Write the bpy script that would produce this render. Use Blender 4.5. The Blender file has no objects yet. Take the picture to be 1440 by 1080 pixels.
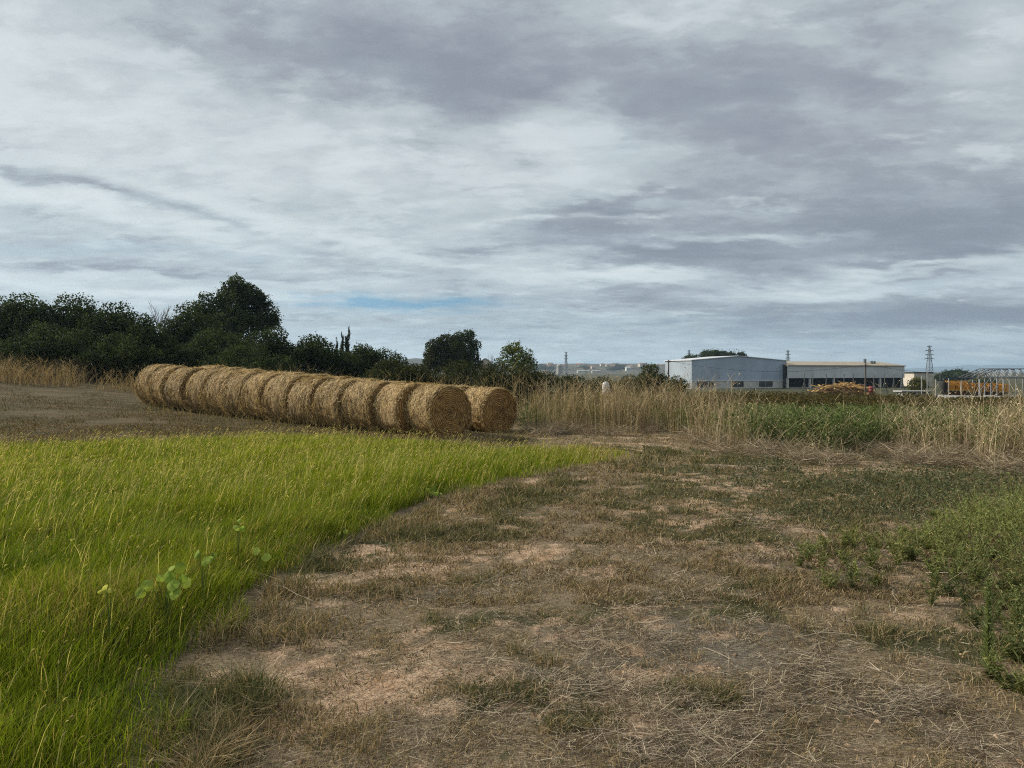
import bpy, math, random
import numpy as np

SC = bpy.context.scene
COL = SC.collection
R = math.radians
F, HZ, EYE = 1020.0, 522.0, 1.6          # focal length (px of a 1440 wide frame), horizon row, eye height
rng = np.random.default_rng(7)

# ------------------------------------------------------------------ small tools
def hash2(ix, iy, s):
    h = (ix.astype(np.int64) * 374761393 + iy.astype(np.int64) * 668265263 + s * 974711) & 0x7fffffff
    h = ((h ^ (h >> 13)) * 1274126177) & 0x7fffffff
    return ((h ^ (h >> 16)) & 0xffff) / 65535.0

def vnoise(x, y, s=0):
    x = np.asarray(x, float); y = np.asarray(y, float)
    ix = np.floor(x); iy = np.floor(y); fx = x - ix; fy = y - iy
    fx = fx * fx * (3 - 2 * fx); fy = fy * fy * (3 - 2 * fy)
    a = hash2(ix, iy, s); b = hash2(ix + 1, iy, s); c = hash2(ix, iy + 1, s); d = hash2(ix + 1, iy + 1, s)
    return (a + (b - a) * fx) + ((c + (d - c) * fx) - (a + (b - a) * fx)) * fy

def fbm(x, y, s=0, o=4):
    t = 0; amp = .5
    for k in range(o):
        t = t + amp * vnoise(x * 2 ** k + 17.3 * k, y * 2 ** k - 9.1 * k, s + k); amp *= .5
    return t / (1 - .5 ** o)

def sst(a, b, x):
    t = np.clip((np.asarray(x, float) - a) / (b - a), 0, 1)
    return t * t * (3 - 2 * t)

def ground_z(x, y):
    x = np.asarray(x, float); y = np.asarray(y, float)
    q = -.8 * x + .6 * y
    f = np.interp(q, [8, 12, 17, 22, 27, 32, 37, 45, 60], [0, .02, .1, .19, .42, .80, 1.2, 1.6, 1.8])
    m = sst(.04, .30, -x / (np.abs(y) + 5)) * sst(6, 12, y)
    low = -2.8 * sst(17, 150, y)
    z = f * m + low * (1 - m) * 1.0 - 2.0 * m * sst(90, 260, y)
    r = np.hypot(x, y)
    z = z + (fbm(x * .6, y * .6, 3) - .5) * .10 * sst(60, 20, r) + (fbm(x * 2.6, y * 2.6, 5) - .5) * .035 * sst(25, 12, r)
    return z

def P(px, py, z=0.0):
    d = (EYE - z) * F / (py - HZ)
    return ((px - 720) / F * d, d)

def at(px, d):
    return ((px - 720) / F * d, d)

def topz(py, d):
    return EYE + (HZ - py) * d / F

def to_px(x, y):
    y = np.maximum(y, .3)
    return 720 + F * x / y, HZ + F * EYE / y

# ------------------------------------------------------------------ materials
def new_mat(name):
    m = bpy.data.materials.new(name); m.use_nodes = True
    nt = m.node_tree; nt.nodes.clear()
    out = nt.nodes.new('ShaderNodeOutputMaterial')
    return m, nt, out

class G:
    """tiny node graph helper"""
    def __init__(s, nt): s.nt = nt
    def n(s, t, **kw):
        nd = s.nt.nodes.new(t)
        for k, v in kw.items(): setattr(nd, k, v)
        return nd
    def link(s, a, b):
        if isinstance(a, bpy.types.NodeSocket): s.nt.links.new(a, b)
        else: b.default_value = a
    def m(s, op, a, b=0.0, c=0.0, clamp=False):
        nd = s.n('ShaderNodeMath', operation=op, use_clamp=clamp)
        s.link(a, nd.inputs[0]); s.link(b, nd.inputs[1]); s.link(c, nd.inputs[2])
        return nd.outputs[0]
    def vm(s, op, a, b=(0, 0, 0)):
        nd = s.n('ShaderNodeVectorMath', operation=op)
        s.link(a, nd.inputs[0]); s.link(b, nd.inputs[1])
        return nd.outputs[0]
    def mix(s, f, a, b, blend='MIX'):
        nd = s.n('ShaderNodeMix', data_type='RGBA', blend_type=blend)
        s.link(f, nd.inputs[0])
        for v, i in ((a, 6), (b, 7)):
            if isinstance(v, tuple) and len(v) == 3: v = v + (1,)
            s.link(v, nd.inputs[i])
        return nd.outputs[2]
    def noise(s, vec, scale, detail=4, rough=.55, dist=0.0, color=False):
        nd = s.n('ShaderNodeTexNoise')
        if vec is not None: s.link(vec, nd.inputs['Vector'])
        nd.inputs['Scale'].default_value = scale; nd.inputs['Detail'].default_value = detail
        nd.inputs['Roughness'].default_value = rough; nd.inputs['Distortion'].default_value = dist
        return nd.outputs['Color' if color else 'Fac']
    def ramp(s, f, stops):
        nd = s.n('ShaderNodeValToRGB'); cr = nd.color_ramp
        while len(cr.elements) < len(stops): cr.elements.new(.5)
        for e, (p, c) in zip(cr.elements, stops):
            e.position = p; e.color = tuple(c) + (1,)
        s.link(f, nd.inputs[0]); return nd.outputs[0]
    def mapr(s, f, a, b, c=0.0, d=1.0):
        nd = s.n('ShaderNodeMapRange', interpolation_type='SMOOTHSTEP')
        s.link(f, nd.inputs[0])
        for i, v in enumerate((a, b, c, d)): nd.inputs[i + 1].default_value = v
        return nd.outputs[0]
    def scalev(s, vec, sc, rot=(0, 0, 0)):
        nd = s.n('ShaderNodeMapping'); s.link(vec, nd.inputs[0])
        nd.inputs['Scale'].default_value = sc; nd.inputs['Rotation'].default_value = rot
        return nd.outputs[0]

def leaf_mat(name, trans=.35, rough=.6, tint=(1, 1, 1), spec=.25):
    """leaf / stalk colour comes from the per-leaf 'Col' attribute"""
    m, nt, out = new_mat(name); g = G(nt)
    at_ = g.n('ShaderNodeAttribute', attribute_name='Col')
    c = g.mix(1.0, at_.outputs['Color'], tint, 'MULTIPLY')
    p = g.n('ShaderNodeBsdfPrincipled'); g.link(c, p.inputs['Base Color'])
    p.inputs['Roughness'].default_value = rough; p.inputs['Specular IOR Level'].default_value = spec
    t = g.n('ShaderNodeBsdfTranslucent'); g.link(g.mix(1.0, c, (1.15, 1.1, .7), 'MULTIPLY'), t.inputs['Color'])
    mx = g.n('ShaderNodeMixShader'); mx.inputs[0].default_value = trans
    nt.links.new(p.outputs[0], mx.inputs[1]); nt.links.new(t.outputs[0], mx.inputs[2])
    nt.links.new(mx.outputs[0], out.inputs[0])
    return m

def paint(name, col, rough=.6, metal=0.0, var=.25, scale=3.0, bump=0.0, streak=None, dirt=(.12, .09, .06), dirt_amt=.25):
    m, nt, out = new_mat(name); g = G(nt)
    tc = g.n('ShaderNodeTexCoord').outputs['Object']
    n1 = g.noise(g.scalev(tc, streak or (1, 1, 1)), scale, 6, .6)
    c = g.mix(g.mapr(n1, .3, .7), tuple(v * (1 - var) for v in col), tuple(min(1, v * (1 + var * .6)) for v in col))
    n2 = g.noise(tc, scale * .37, 5, .65)
    c = g.mix(g.m('MULTIPLY', g.mapr(n2, .5, .75), dirt_amt), c, dirt)
    p = g.n('ShaderNodeBsdfPrincipled'); g.link(c, p.inputs['Base Color'])
    p.inputs['Roughness'].default_value = rough; p.inputs['Metallic'].default_value = metal
    if bump:
        b = g.n('ShaderNodeBump'); b.inputs['Strength'].default_value = bump; b.inputs['Distance'].default_value = .02
        g.link(n1, b.inputs['Height']); nt.links.new(b.outputs[0], p.inputs['Normal'])
    nt.links.new(p.outputs[0], out.inputs[0])
    return m

# ------------------------------------------------------------------ mesh building
def np_mesh(name, V, faces, cols=None, mat=None, smooth=False):
    """V (n,3); faces list of int arrays (m,k); cols (n,3) per vertex"""
    me = bpy.data.meshes.new(name)
    V = np.ascontiguousarray(V, np.float32)
    me.vertices.add(len(V)); me.vertices.foreach_set('co', V.ravel())
    faces = [np.asarray(f) for f in faces if len(f)]
    loops = np.concatenate([f.ravel() for f in faces]).astype(np.int32)
    tot = np.concatenate([np.full(len(f), f.shape[1], np.int32) for f in faces])
    start = np.concatenate([[0], np.cumsum(tot)[:-1]]).astype(np.int32)
    me.loops.add(len(loops)); me.loops.foreach_set('vertex_index', loops)
    me.polygons.add(len(tot)); me.polygons.foreach_set('loop_start', start); me.polygons.foreach_set('loop_total', tot)
    me.polygons.foreach_set('use_smooth', np.full(len(tot), bool(smooth)))
    if cols is not None:
        a = me.color_attributes.new('Col', 'FLOAT_COLOR', 'POINT')
        c = np.ones((len(V), 4), np.float32); c[:, :3] = cols
        a.data.foreach_set('color', c.ravel())
    me.update(calc_edges=True); me.validate()
    if mat:
        for mm in (mat if isinstance(mat, list) else [mat]): me.materials.append(mm)
    return me

def link(name, me, parent=None, loc=None):
    o = bpy.data.objects.new(name, me); COL.objects.link(o)
    if parent is not None: o.parent = parent
    if loc is not None: o.location = loc
    return o

def empty(name, loc, rz=0.0):
    o = bpy.data.objects.new(name, None); COL.objects.link(o)
    o.location = loc; o.rotation_euler = (0, 0, rz); o.empty_display_size = .2
    return o

def tag(o, label, cat, group=None, kind=None):
    o['label'] = label; o['category'] = cat
    if group: o['group'] = group
    if kind: o['kind'] = kind
    return o

class Geo:
    """collects blades / leaves / tubes into one mesh"""
    def __init__(s): s.V = []; s.C = []; s.f3 = []; s.f4 = []; s.n = 0
    def add(s, V, C, f3=None, f4=None):
        s.V.append(V); s.C.append(C)
        if f3 is not None and len(f3): s.f3.append(np.asarray(f3) + s.n)
        if f4 is not None and len(f4): s.f4.append(np.asarray(f4) + s.n)
        s.n += len(V)
    def mesh(s, name, mat, smooth=False):
        fs = []
        if s.f4: fs.append(np.concatenate(s.f4))
        if s.f3: fs.append(np.concatenate(s.f3))
        return np_mesh(name, np.concatenate(s.V), fs, np.concatenate(s.C), mat, smooth)
    def blades(s, base, h, w, yaw, lean, ldir, col, k=3, taper=.75, droop=0.0):
        """upright tapering ribbons; lean (m of sideways travel per m), ldir = lean azimuth"""
        n = len(base); 
        if n == 0: return
        ts = np.linspace(0, 1, k + 1)
        wx = np.cos(yaw); wy = np.sin(yaw); lx = np.cos(ldir); ly = np.sin(ldir)
        V = np.zeros((n, 2 * k + 1, 3))
        for i, t in enumerate(ts):
            cx = base[:, 0] + lx * lean * h * t ** 1.8; cy = base[:, 1] + ly * lean * h * t ** 1.8
            cz = base[:, 2] + h * (t - droop * t ** 3)
            ww = w * .5 * (1 - t ** 1.6 * taper)
            if i < k:
                V[:, 2 * i] = np.stack([cx - wx * ww, cy - wy * ww, cz], 1)
                V[:, 2 * i + 1] = np.stack([cx + wx * ww, cy + wy * ww, cz], 1)
            else: V[:, 2 * k] = np.stack([cx, cy, cz], 1)
        off = (np.arange(n) * (2 * k + 1))[:, None]
        f4 = np.concatenate([off + np.array([[2 * i, 2 * i + 1, 2 * i + 3, 2 * i + 2]]) for i in range(k - 1)]) if k > 1 else None
        f3 = off + np.array([[2 * k - 2, 2 * k - 1, 2 * k]])
        s.add(V.reshape(-1, 3), np.repeat(col, 2 * k + 1, 0), f3, f4)
    def sticks(s, a, b, w, col, side=None, wb=None):
        """thin ribbons from a to b"""
        n = len(a)
        if n == 0: return
        d = b - a; d = d / (np.linalg.norm(d, axis=1, keepdims=True) + 1e-9)
        if side is None: side = rng.normal(size=(n, 3))
        p = np.cross(d, side); p /= (np.linalg.norm(p, axis=1, keepdims=True) + 1e-9)
        w = np.broadcast_to(w, (n,))[:, None] * .5
        wb = w * .6 if wb is None else np.broadcast_to(wb, (n,))[:, None] * .5
        V = np.stack([a - p * w, a + p * w, b + p * wb, b - p * wb], 1).reshape(-1, 3)
        s.add(V, np.repeat(col, 4, 0), None, np.arange(4 * n).reshape(n, 4))
    def leaves(s, c, size, col, nrm=None, jit=1.0, aspect=.55):
        n = len(c)
        if n == 0: return
        N = rng.normal(size=(n, 3)) * jit
        if nrm is not None: N = N + nrm
        N /= (np.linalg.norm(N, axis=1, keepdims=True) + 1e-9)
        t = np.cross(N, rng.normal(size=(n, 3))); t /= (np.linalg.norm(t, axis=1, keepdims=True) + 1e-9)
        b = np.cross(N, t)
        size = np.broadcast_to(size, (n,))[:, None]
        l = t * size * .5; w = b * size * .5 * aspect
        bend = N * size * .12
        V = np.stack([c - l, c + w + bend - l * .1, c + l, c - w + bend - l * .1], 1).reshape(-1, 3)
        s.add(V, np.repeat(col, 4, 0), None, np.arange(4 * n).reshape(n, 4))
    def tube(s, pts, rad, col, sides=6):
        pts = np.asarray(pts, float); k = len(pts); V = []
        for i in range(k):
            d = pts[min(i + 1, k - 1)] - pts[max(i - 1, 0)]; d = d / (np.linalg.norm(d) + 1e-9)
            u = np.cross(d, (0.31, .95, 0.05) if abs(d[2]) > .5 else (0, 0, 1)); u /= np.linalg.norm(u); v = np.cross(d, u)
            for j in range(sides):
                a = 2 * math.pi * j / sides
                V.append(pts[i] + (u * math.cos(a) + v * math.sin(a)) * rad[i])
        f = [[i * sides + j, i * sides + (j + 1) % sides, (i + 1) * sides + (j + 1) % sides, (i + 1) * sides + j]
             for i in range(k - 1) for j in range(sides)]
        s.add(np.array(V), np.tile(np.asarray(col, float), (len(V), 1)), None, np.array(f))
    def box(s, c, size, col=(1, 1, 1), rz=0.0, tilt=0.0):
        x, y, z = np.asarray(size) / 2
        v = np.array([[-x, -y, -z], [x, -y, -z], [x, y, -z], [-x, y, -z], [-x, -y, z], [x, -y, z], [x, y, z], [-x, y, z]])
        if tilt:
            ct, st = math.cos(tilt), math.sin(tilt)
            v = np.stack([v[:, 0] * ct - v[:, 2] * st, v[:, 1], v[:, 0] * st + v[:, 2] * ct], 1)
        cr, sr = math.cos(rz), math.sin(rz)
        v = np.stack([v[:, 0] * cr - v[:, 1] * sr, v[:, 0] * sr + v[:, 1] * cr, v[:, 2]], 1) + np.asarray(c, float)
        f = [[0, 3, 2, 1], [4, 5, 6, 7], [0, 1, 5, 4], [1, 2, 6, 5], [2, 3, 7, 6], [3, 0, 4, 7]]
        s.add(v, np.tile(np.asarray(col, float), (8, 1)), None, np.array(f))
    def poly(s, pts, quads, col=(1, 1, 1)):
        pts = np.asarray(pts, float)
        s.add(pts, np.tile(np.asarray(col, float), (len(pts), 1)),
              np.array([q for q in quads if len(q) == 3]) if any(len(q) == 3 for q in quads) else None,
              np.array([q for q in quads if len(q) == 4]) if any(len(q) == 4 for q in quads) else None)

def cvar(n, a, b, amt=.18):
    """n colours between a and b with a little brightness jitter"""
    t = rng.random((n, 1)); c = np.asarray(a) * (1 - t) + np.asarray(b) * t
    return np.clip(c * (1 + rng.normal(size=(n, 1)) * amt), .004, .9)

# ------------------------------------------------------------------ render, camera, sun, sky
EXPO = 1.0
SUN_DIR = np.array([-.93, .30, 0.0]); SUN_DIR /= np.linalg.norm(SUN_DIR)
SUN_EL = R(31)
SC.view_settings.view_transform = 'Standard'; SC.view_settings.look = 'None'
SC.view_settings.exposure = EXPO; SC.view_settings.gamma = 1.0
SC.render.engine = 'CYCLES'
SC.cycles.use_denoising = False; SC.cycles.filter_width = 1.1
SC.cycles.max_bounces = 8; SC.cycles.diffuse_bounces = 3; SC.cycles.transmission_bounces = 4; SC.cycles.transparent_max_bounces = 4
SC.cycles.volume_bounces = 2

cam = bpy.data.cameras.new('camera'); cam.sensor_width = 36; cam.lens = F / 1440 * 36
cam.shift_y = -(540 - HZ) / 1440; cam.clip_end = 30000; cam.clip_start = .05
co = bpy.data.objects.new('camera', cam); COL.objects.link(co)
co.location = (0, 0, EYE + float(ground_z(0., 0.))); co.rotation_euler = (R(90), 0, 0); SC.camera = co

sun = bpy.data.lights.new('sun', 'SUN'); sun.energy = 2.8; sun.angle = R(6); sun.color = (1, .93, .80)
so = bpy.data.objects.new('sun', sun); COL.objects.link(so)
import mathutils
sv = mathutils.Vector((SUN_DIR[0] * math.cos(SUN_EL), SUN_DIR[1] * math.cos(SUN_EL), math.sin(SUN_EL)))
so.rotation_euler = sv.to_track_quat('Z', 'Y').to_euler(); so.location = sv * 60

def build_sky():
    w = bpy.data.worlds.new('World'); SC.world = w; w.use_nodes = True
    nt = w.node_tree; nt.nodes.clear(); g = G(nt)
    out = g.n('ShaderNodeOutputWorld'); bg = g.n('ShaderNodeBackground')
    nt.links.new(bg.outputs[0], out.inputs[0])
    sky = g.n('ShaderNodeTexSky', sky_type='NISHITA'); sky.sun_disc = False
    sky.sun_elevation = SUN_EL; sky.sun_rotation = math.atan2(SUN_DIR[0], SUN_DIR[1]); sky.air_density = 1.2; sky.dust_density = 1.5
    d = g.n('ShaderNodeTexCoord').outputs['Generated']
    sep = g.n('ShaderNodeSeparateXYZ'); g.link(d, sep.inputs[0]); x, y, z = sep.outputs
    az = g.m('ARCTAN2', x, y); el = g.m('ARCSINE', z)
    zz = g.m('ADD', g.m('MAXIMUM', z, 0.0), .17)
    cmb = g.n('ShaderNodeCombineXYZ'); g.link(g.m('DIVIDE', x, zz), cmb.inputs[0]); g.link(g.m('DIVIDE', y, zz), cmb.inputs[1])
    p = cmb.outputs[0]                                            # position on the cloud deck
    wn = g.n('ShaderNodeSeparateXYZ'); g.link(g.noise(g.scalev(p, (.9, 1.2, 1)), 1.0, 4, .55, color=True), wn.inputs[0])
    wf = g.n('ShaderNodeSeparateXYZ'); g.link(g.noise(g.scalev(p, (1.1, 1.6, 1)), 3.5, 5, .6, color=True), wf.inputs[0])
    azw = g.m('ADD', g.m('ADD', az, g.m('MULTIPLY', g.m('SUBTRACT', wn.outputs[0], .5), .36)), g.m('MULTIPLY', g.m('SUBTRACT', wf.outputs[0], .5), .12))
    ampe = g.m('ADD', g.m('MULTIPLY', el, .45), .012)             # the deck is seen ever more edge-on towards the horizon
    elw = g.m('ADD', el, g.m('MULTIPLY', g.m('ADD', g.m('SUBTRACT', wn.outputs[1], .5), g.m('MULTIPLY', g.m('SUBTRACT', wf.outputs[1], .5), .5)), ampe))
    def blob(px, py, sx, sy, wgt, tilt=0.0):
        u = (px - 720) / F; v = (HZ - py) / F
        a = math.atan(u); e = math.atan(v * math.cos(a))
        da = g.m('SUBTRACT', azw, a); de = g.m('SUBTRACT', elw, e)
        if tilt: de = g.m('ADD', de, g.m('MULTIPLY', da, tilt))
        q = g.m('ADD', g.m('POWER', g.m('ABSOLUTE', g.m('DIVIDE', da, sx / F * .9)), 2.0), g.m('POWER', g.m('ABSOLUTE', g.m('DIVIDE', de, sy / F * .95)), 2.0))
        return g.m('MULTIPLY', g.m('POWER', 2.718, g.m('MULTIPLY', q, -1.0)), wgt)
    def total(bs, start):
        t = start
        for b in bs: t = g.m('ADD', t, blob(*b))
        return t
    n1 = g.noise(g.scalev(p, (.7, 1.0, 1), (0, 0, R(16))), 1.3, 8, .58, .3)
    n2 = g.noise(g.scalev(p, (.9, 1.1, 1), (0, 0, R(-10))), 4.2, 8, .64, .2)
    n3 = g.noise(g.scalev(p, (.75, 1.2, 1), (0, 0, R(25))), 9.0, 4, .6, .2)
    vis = g.mapr(el, .02, .45, .75, 1.0)
    base = g.m('ADD', .572, g.m('MULTIPLY', vis, g.m('ADD', g.m('MULTIPLY', g.m('SUBTRACT', n1, .5), .70), g.m('ADD', g.m('MULTIPLY', g.m('SUBTRACT', n2, .5), .46), g.m('MULTIPLY', g.m('SUBTRACT', n3, .5), .34)))))
    B = total([
        (60, 130, 260, 150, .11), (-60, 60, 200, 120, .10), (300, 60, 60, 90, -.08, .5), (150, 285, 280, 16, .26, .16), (430, 315, 220, 16, .18, .22), (90, 252, 150, 12, -.20, .16), (180, 270, 110, 8, -.10, .2), (430, 348, 150, 13, -.20, .22), (60, 395, 220, 26, .14), (150, 372, 140, 7, -.14),
        (480, 60, 170, 60, -.16), (640, 120, 180, 80, -.17), (560, 60, 260, 60, -.10), (900, 125, 220, 50, -.15), (1050, 50, 320, 80, -.06), (1230, 170, 280, 90, -.13), (1000, 160, 120, 40, -.08),
        (1250, 300, 280, 44, -.30), (1430, 330, 150, 30, -.22), (1100, 230, 200, 40, -.08), (800, 195, 80, 60, .20), (890, 225, 70, 45, .14), (700, 235, 90, 30, .06), (430, 225, 330, 45, .11), (560, 215, 90, 10, -.16), (620, 150, 60, 30, -.10), (540, 105, 40, 16, .14),
        (860, 287, 90, 13, -.32), (940, 358, 170, 20, -.38), (1080, 382, 120, 13, -.30), (800, 325, 90, 20, -.24), (860, 392, 130, 9, .22), (640, 320, 100, 30, .08),
        (1270, 372, 190, 14, .34), (1060, 336, 190, 8, .30), (780, 365, 70, 12, .18), (1360, 438, 140, 14, -.36), (940, 418, 150, 10, -.28), (1150, 428, 160, 9, -.18), (1310, 372, 40, 5, -.30), (1300, 385, 60, 4, -.2),
        (1410, 60, 90, 40, .22), (1250, 90, 200, 14, .08, .4), (760, 400, 120, 16, .12), (700, 508, 700, 8, .10), (1150, 470, 420, 22, -.05), (300, 400, 420, 30, .06), (500, 495, 500, 14, .08), (1180, 408, 260, 7, .22), (800, 300, 260, 7, .12), (1000, 450, 200, 6, -.12), (1240, 455, 160, 6, -.14), (1180, 480, 300, 5, .08), (260, 408, 130, 6, .16), (330, 382, 160, 5, -.14), (640, 350, 90, 6, -.14), (700, 380, 80, 5, .14), (500, 470, 260, 12, .05), (1380, 350, 90, 8, -.14)], base)
    k = 1.0 / 2 ** EXPO
    col = g.ramp(B, [(0.0, (.235, .262, .312)), (.24, (.290, .318, .370)), (.42, (.385, .420, .465)), (.58, (.50, .548, .580)), (.76, (.63, .675, .69)), (1.0, (.80, .82, .815))])
    n4 = g.noise(g.scalev(p, (.85, 1.15, 1), (0, 0, R(12))), 3.4, 7, .62, .15); n5 = g.noise(g.scalev(p, (.75, 1.25, 1), (0, 0, R(-16))), 4.6, 7, .62, .2)
    scr = g.mapr(g.m('ADD', n4, g.m('MULTIPLY', g.m('SUBTRACT', .50, B), .60)), .50, .62)
    col = g.mix(g.m('MULTIPLY', scr, .36), col, (.268, .296, .348))
    wsp = g.mapr(g.m('ADD', n5, g.m('MULTIPLY', g.m('SUBTRACT', B, .52), .50)), .54, .67)
    col = g.mix(g.m('MULTIPLY', wsp, .36), col, (.74, .785, .80))
    col = g.mix(1.0, col, (.975, 1.0, 1.01), 'MULTIPLY')
    # thin high veil: cooler, teal tinted where the deck is open
    col = g.mix(g.m('MULTIPLY', g.mapr(el, .30, .02), .40), col, g.mix(1.0, col, (.86, 1.0, 1.06), 'MULTIPLY'))
    blue = total([(470, 424, 90, 7, .75, -.04), (600, 432, 130, 9, 1.0), (530, 428, 90, 5, .4), (430, 412, 70, 4, .45), (900, 452, 300, 12, .10), (1250, 482, 300, 14, .20), (850, 215, 80, 50, .12), (800, 480, 300, 12, .05), (1330, 400, 120, 8, .12), (60, 340, 160, 9, .14), (300, 348, 120, 7, .10), (600, 470, 300, 10, .08)], g.m('MULTIPLY', g.m('SUBTRACT', n2, .5), .30))
    up = g.n('ShaderNodeCombineXYZ'); g.link(x, up.inputs[0]); g.link(y, up.inputs[1]); g.link(g.m('ADD', g.m('MAXIMUM', z, 0.0), .55), up.inputs[2])
    g.link(g.vm('NORMALIZE', up.outputs[0]), sky.inputs[0])
    skc = g.n('ShaderNodeVectorMath', operation='SCALE'); g.link(sky.outputs[0], skc.inputs[0]); skc.inputs['Scale'].default_value = .088 * 2 ** EXPO
    col = g.mix(g.m('MAXIMUM', g.m('MINIMUM', blue, .92), 0.0), col, g.mix(1.0, skc.outputs[0], (.62, .86, .80), 'MULTIPLY'))
    g.link(col, bg.inputs[0]); bg.inputs[1].default_value = k
    return w
build_sky()

# ------------------------------------------------------------------ where things grow (ground-plane masks)
EDGE = np.array([P(95, 1250), P(165, 1080), P(205, 950), P(300, 868), P(400, 800), P(500, 747), P(600, 703), P(700, 674), P(800, 655), P(862, 646), P(895, 643)]) + np.array([.14, -.04])
FAR = np.array([at(880, 14.4), at(850, 14.5), at(800, 14.4), at(700, 14.2), at(620, 14.8), at(540, 16.0), at(450, 16.6), at(300, 15.6), at(150, 14.6), at(0, 14.0), at(-250, 13.5)])
GRASS_POLY = np.concatenate([EDGE, FAR, np.array([(-13.5, 8), (-7, 1.2), (-3, 1.0)])])

def inside(poly, x, y):
    r = np.zeros(x.shape, bool); j = len(poly) - 1
    for i in range(len(poly)):
        xi, yi = poly[i]; xj, yj = poly[j]
        c = ((yi > y) != (yj > y)) & (x < (xj - xi) * (y - yi) / (yj - yi + 1e-12) + xi)
        r ^= c; j = i
    return r

def edge_dist(x, y):
    """distance to the near/right edge of the tall grass"""
    best = np.full(x.shape, 1e9)
    for (ax, ay), (bx, by) in zip(EDGE[:-1], EDGE[1:]):
        dx, dy = bx - ax, by - ay; t = np.clip(((x - ax) * dx + (y - ay) * dy) / (dx * dx + dy * dy), 0, 1)
        best = np.minimum(best, np.hypot(x - ax - t * dx, y - ay - t * dy))
    return best

def hints(x, y, L):
    px, py = to_px(x, y); t = np.zeros(np.shape(x))
    for (a, b, sx, sy, w, *tl) in L:
        k = tl[0] if tl else 0.0
        dx = px - a; dy = py - b - k * dx
        t = t + w * np.exp(-(dx / sx) ** 2 - (dy / sy) ** 2)
    return t
SOIL = [(560, 800, 130, 22, .9, -.12), (430, 840, 110, 18, .6, -.15), (380, 1010, 170, 50, .75), (540, 925, 170, 45, .6), (690, 945, 120, 40, .5), (840, 860, 80, 20, .75),
        (640, 1000, 90, 24, .6), (900, 1000, 90, 25, .4), (1010, 695, 150, 16, .45), (880, 732, 80, 12, .5), (790, 790, 80, 14, .45), (950, 1050, 120, 25, .45), (1290, 1040, 90, 30, .35), (1050, 670, 160, 10, .3), (880, 630, 90, 6, .5)]
STRAW = [(620, 830, 190, 20, 1.0, -.16), (960, 905, 110, 30, .9), (1150, 1010, 200, 60, .7), (870, 1065, 150, 25, .8), (1340, 980, 130, 60, .9), (830, 738, 70, 16, .5), (330, 905, 100, 20, .7, -.15), (1260, 880, 120, 30, .6), (1090, 930, 100, 30, .5), (1220, 780, 70, 30, .5), (1010, 660, 200, 10, .4)]
GREEN = [(1000, 690, 200, 45, .5), (1130, 740, 200, 50, .45), (1100, 820, 160, 40, .3), (760, 720, 120, 30, .3), (980, 655, 150, 22, .7), (1200, 690, 160, 26, .9), (1350, 690, 140, 30, .9), (1040, 745, 160, 24, .6), (650, 745, 130, 24, .9, -.3), (470, 790, 110, 18, .7, -.4), (250, 1010, 90, 70, .9), (880, 985, 80, 18, .6),  # short green cover; the patch beside the tall grass also paints its shade
         (700, 1066, 110, 20, .7), (1000, 985, 130, 28, .45), (1040, 865, 110, 20, .5), (610, 880, 80, 18, .45), (1180, 770, 130, 25, .5), (1420, 860, 120, 90, .8), (770, 700, 90, 14, .6), (950, 790, 120, 18, .4)]

def zones(x, y):
    a = fbm(x * 1.1, y * 1.1, 21, 5); b = fbm(x * 3.1, y * 3.1, 31, 4); c = fbm(x * .8 + 5, y * .8, 41, 5)
    f = fbm(x * 7.5, y * 7.5, 36, 3)
    soil = sst(.34, 1.05, hints(x, y, SOIL) * .60 + (a - .5) * 1.1 + (b - .5) * 1.7 + (f - .5) * 1.8 + .30)
    straw = sst(.30, .90, hints(x, y, STRAW) * .5 + (c - .5) * 1.5 + (b - .5) * .9 + (f - .5) * .6 + .26)
    green = sst(.30, .85, hints(x, y, GREEN) * .6 + (fbm(x * 1.4, y * 1.4, 51, 5) - .5) * 1.6 + (fbm(x * 4, y * 4, 56, 3) - .5) * .9 + .22)
    far = sst(19, 22, y)
    soil = soil * (1 - far)
    return soil, straw, green

# ------------------------------------------------------------------ ground sheet
def axis(fine_lo, fine_hi, step, lo, hi, grow=1.16):
    a = list(np.arange(fine_lo, fine_hi + 1e-6, step)); s = step; v = a[-1]
    while v < hi: s *= grow; v += s; a.append(min(v, hi))
    s = step; v = a[0]; pre = []
    while v > lo: s *= grow; v -= s; pre.append(max(v, lo))
    return np.array(pre[::-1] + a)

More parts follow.
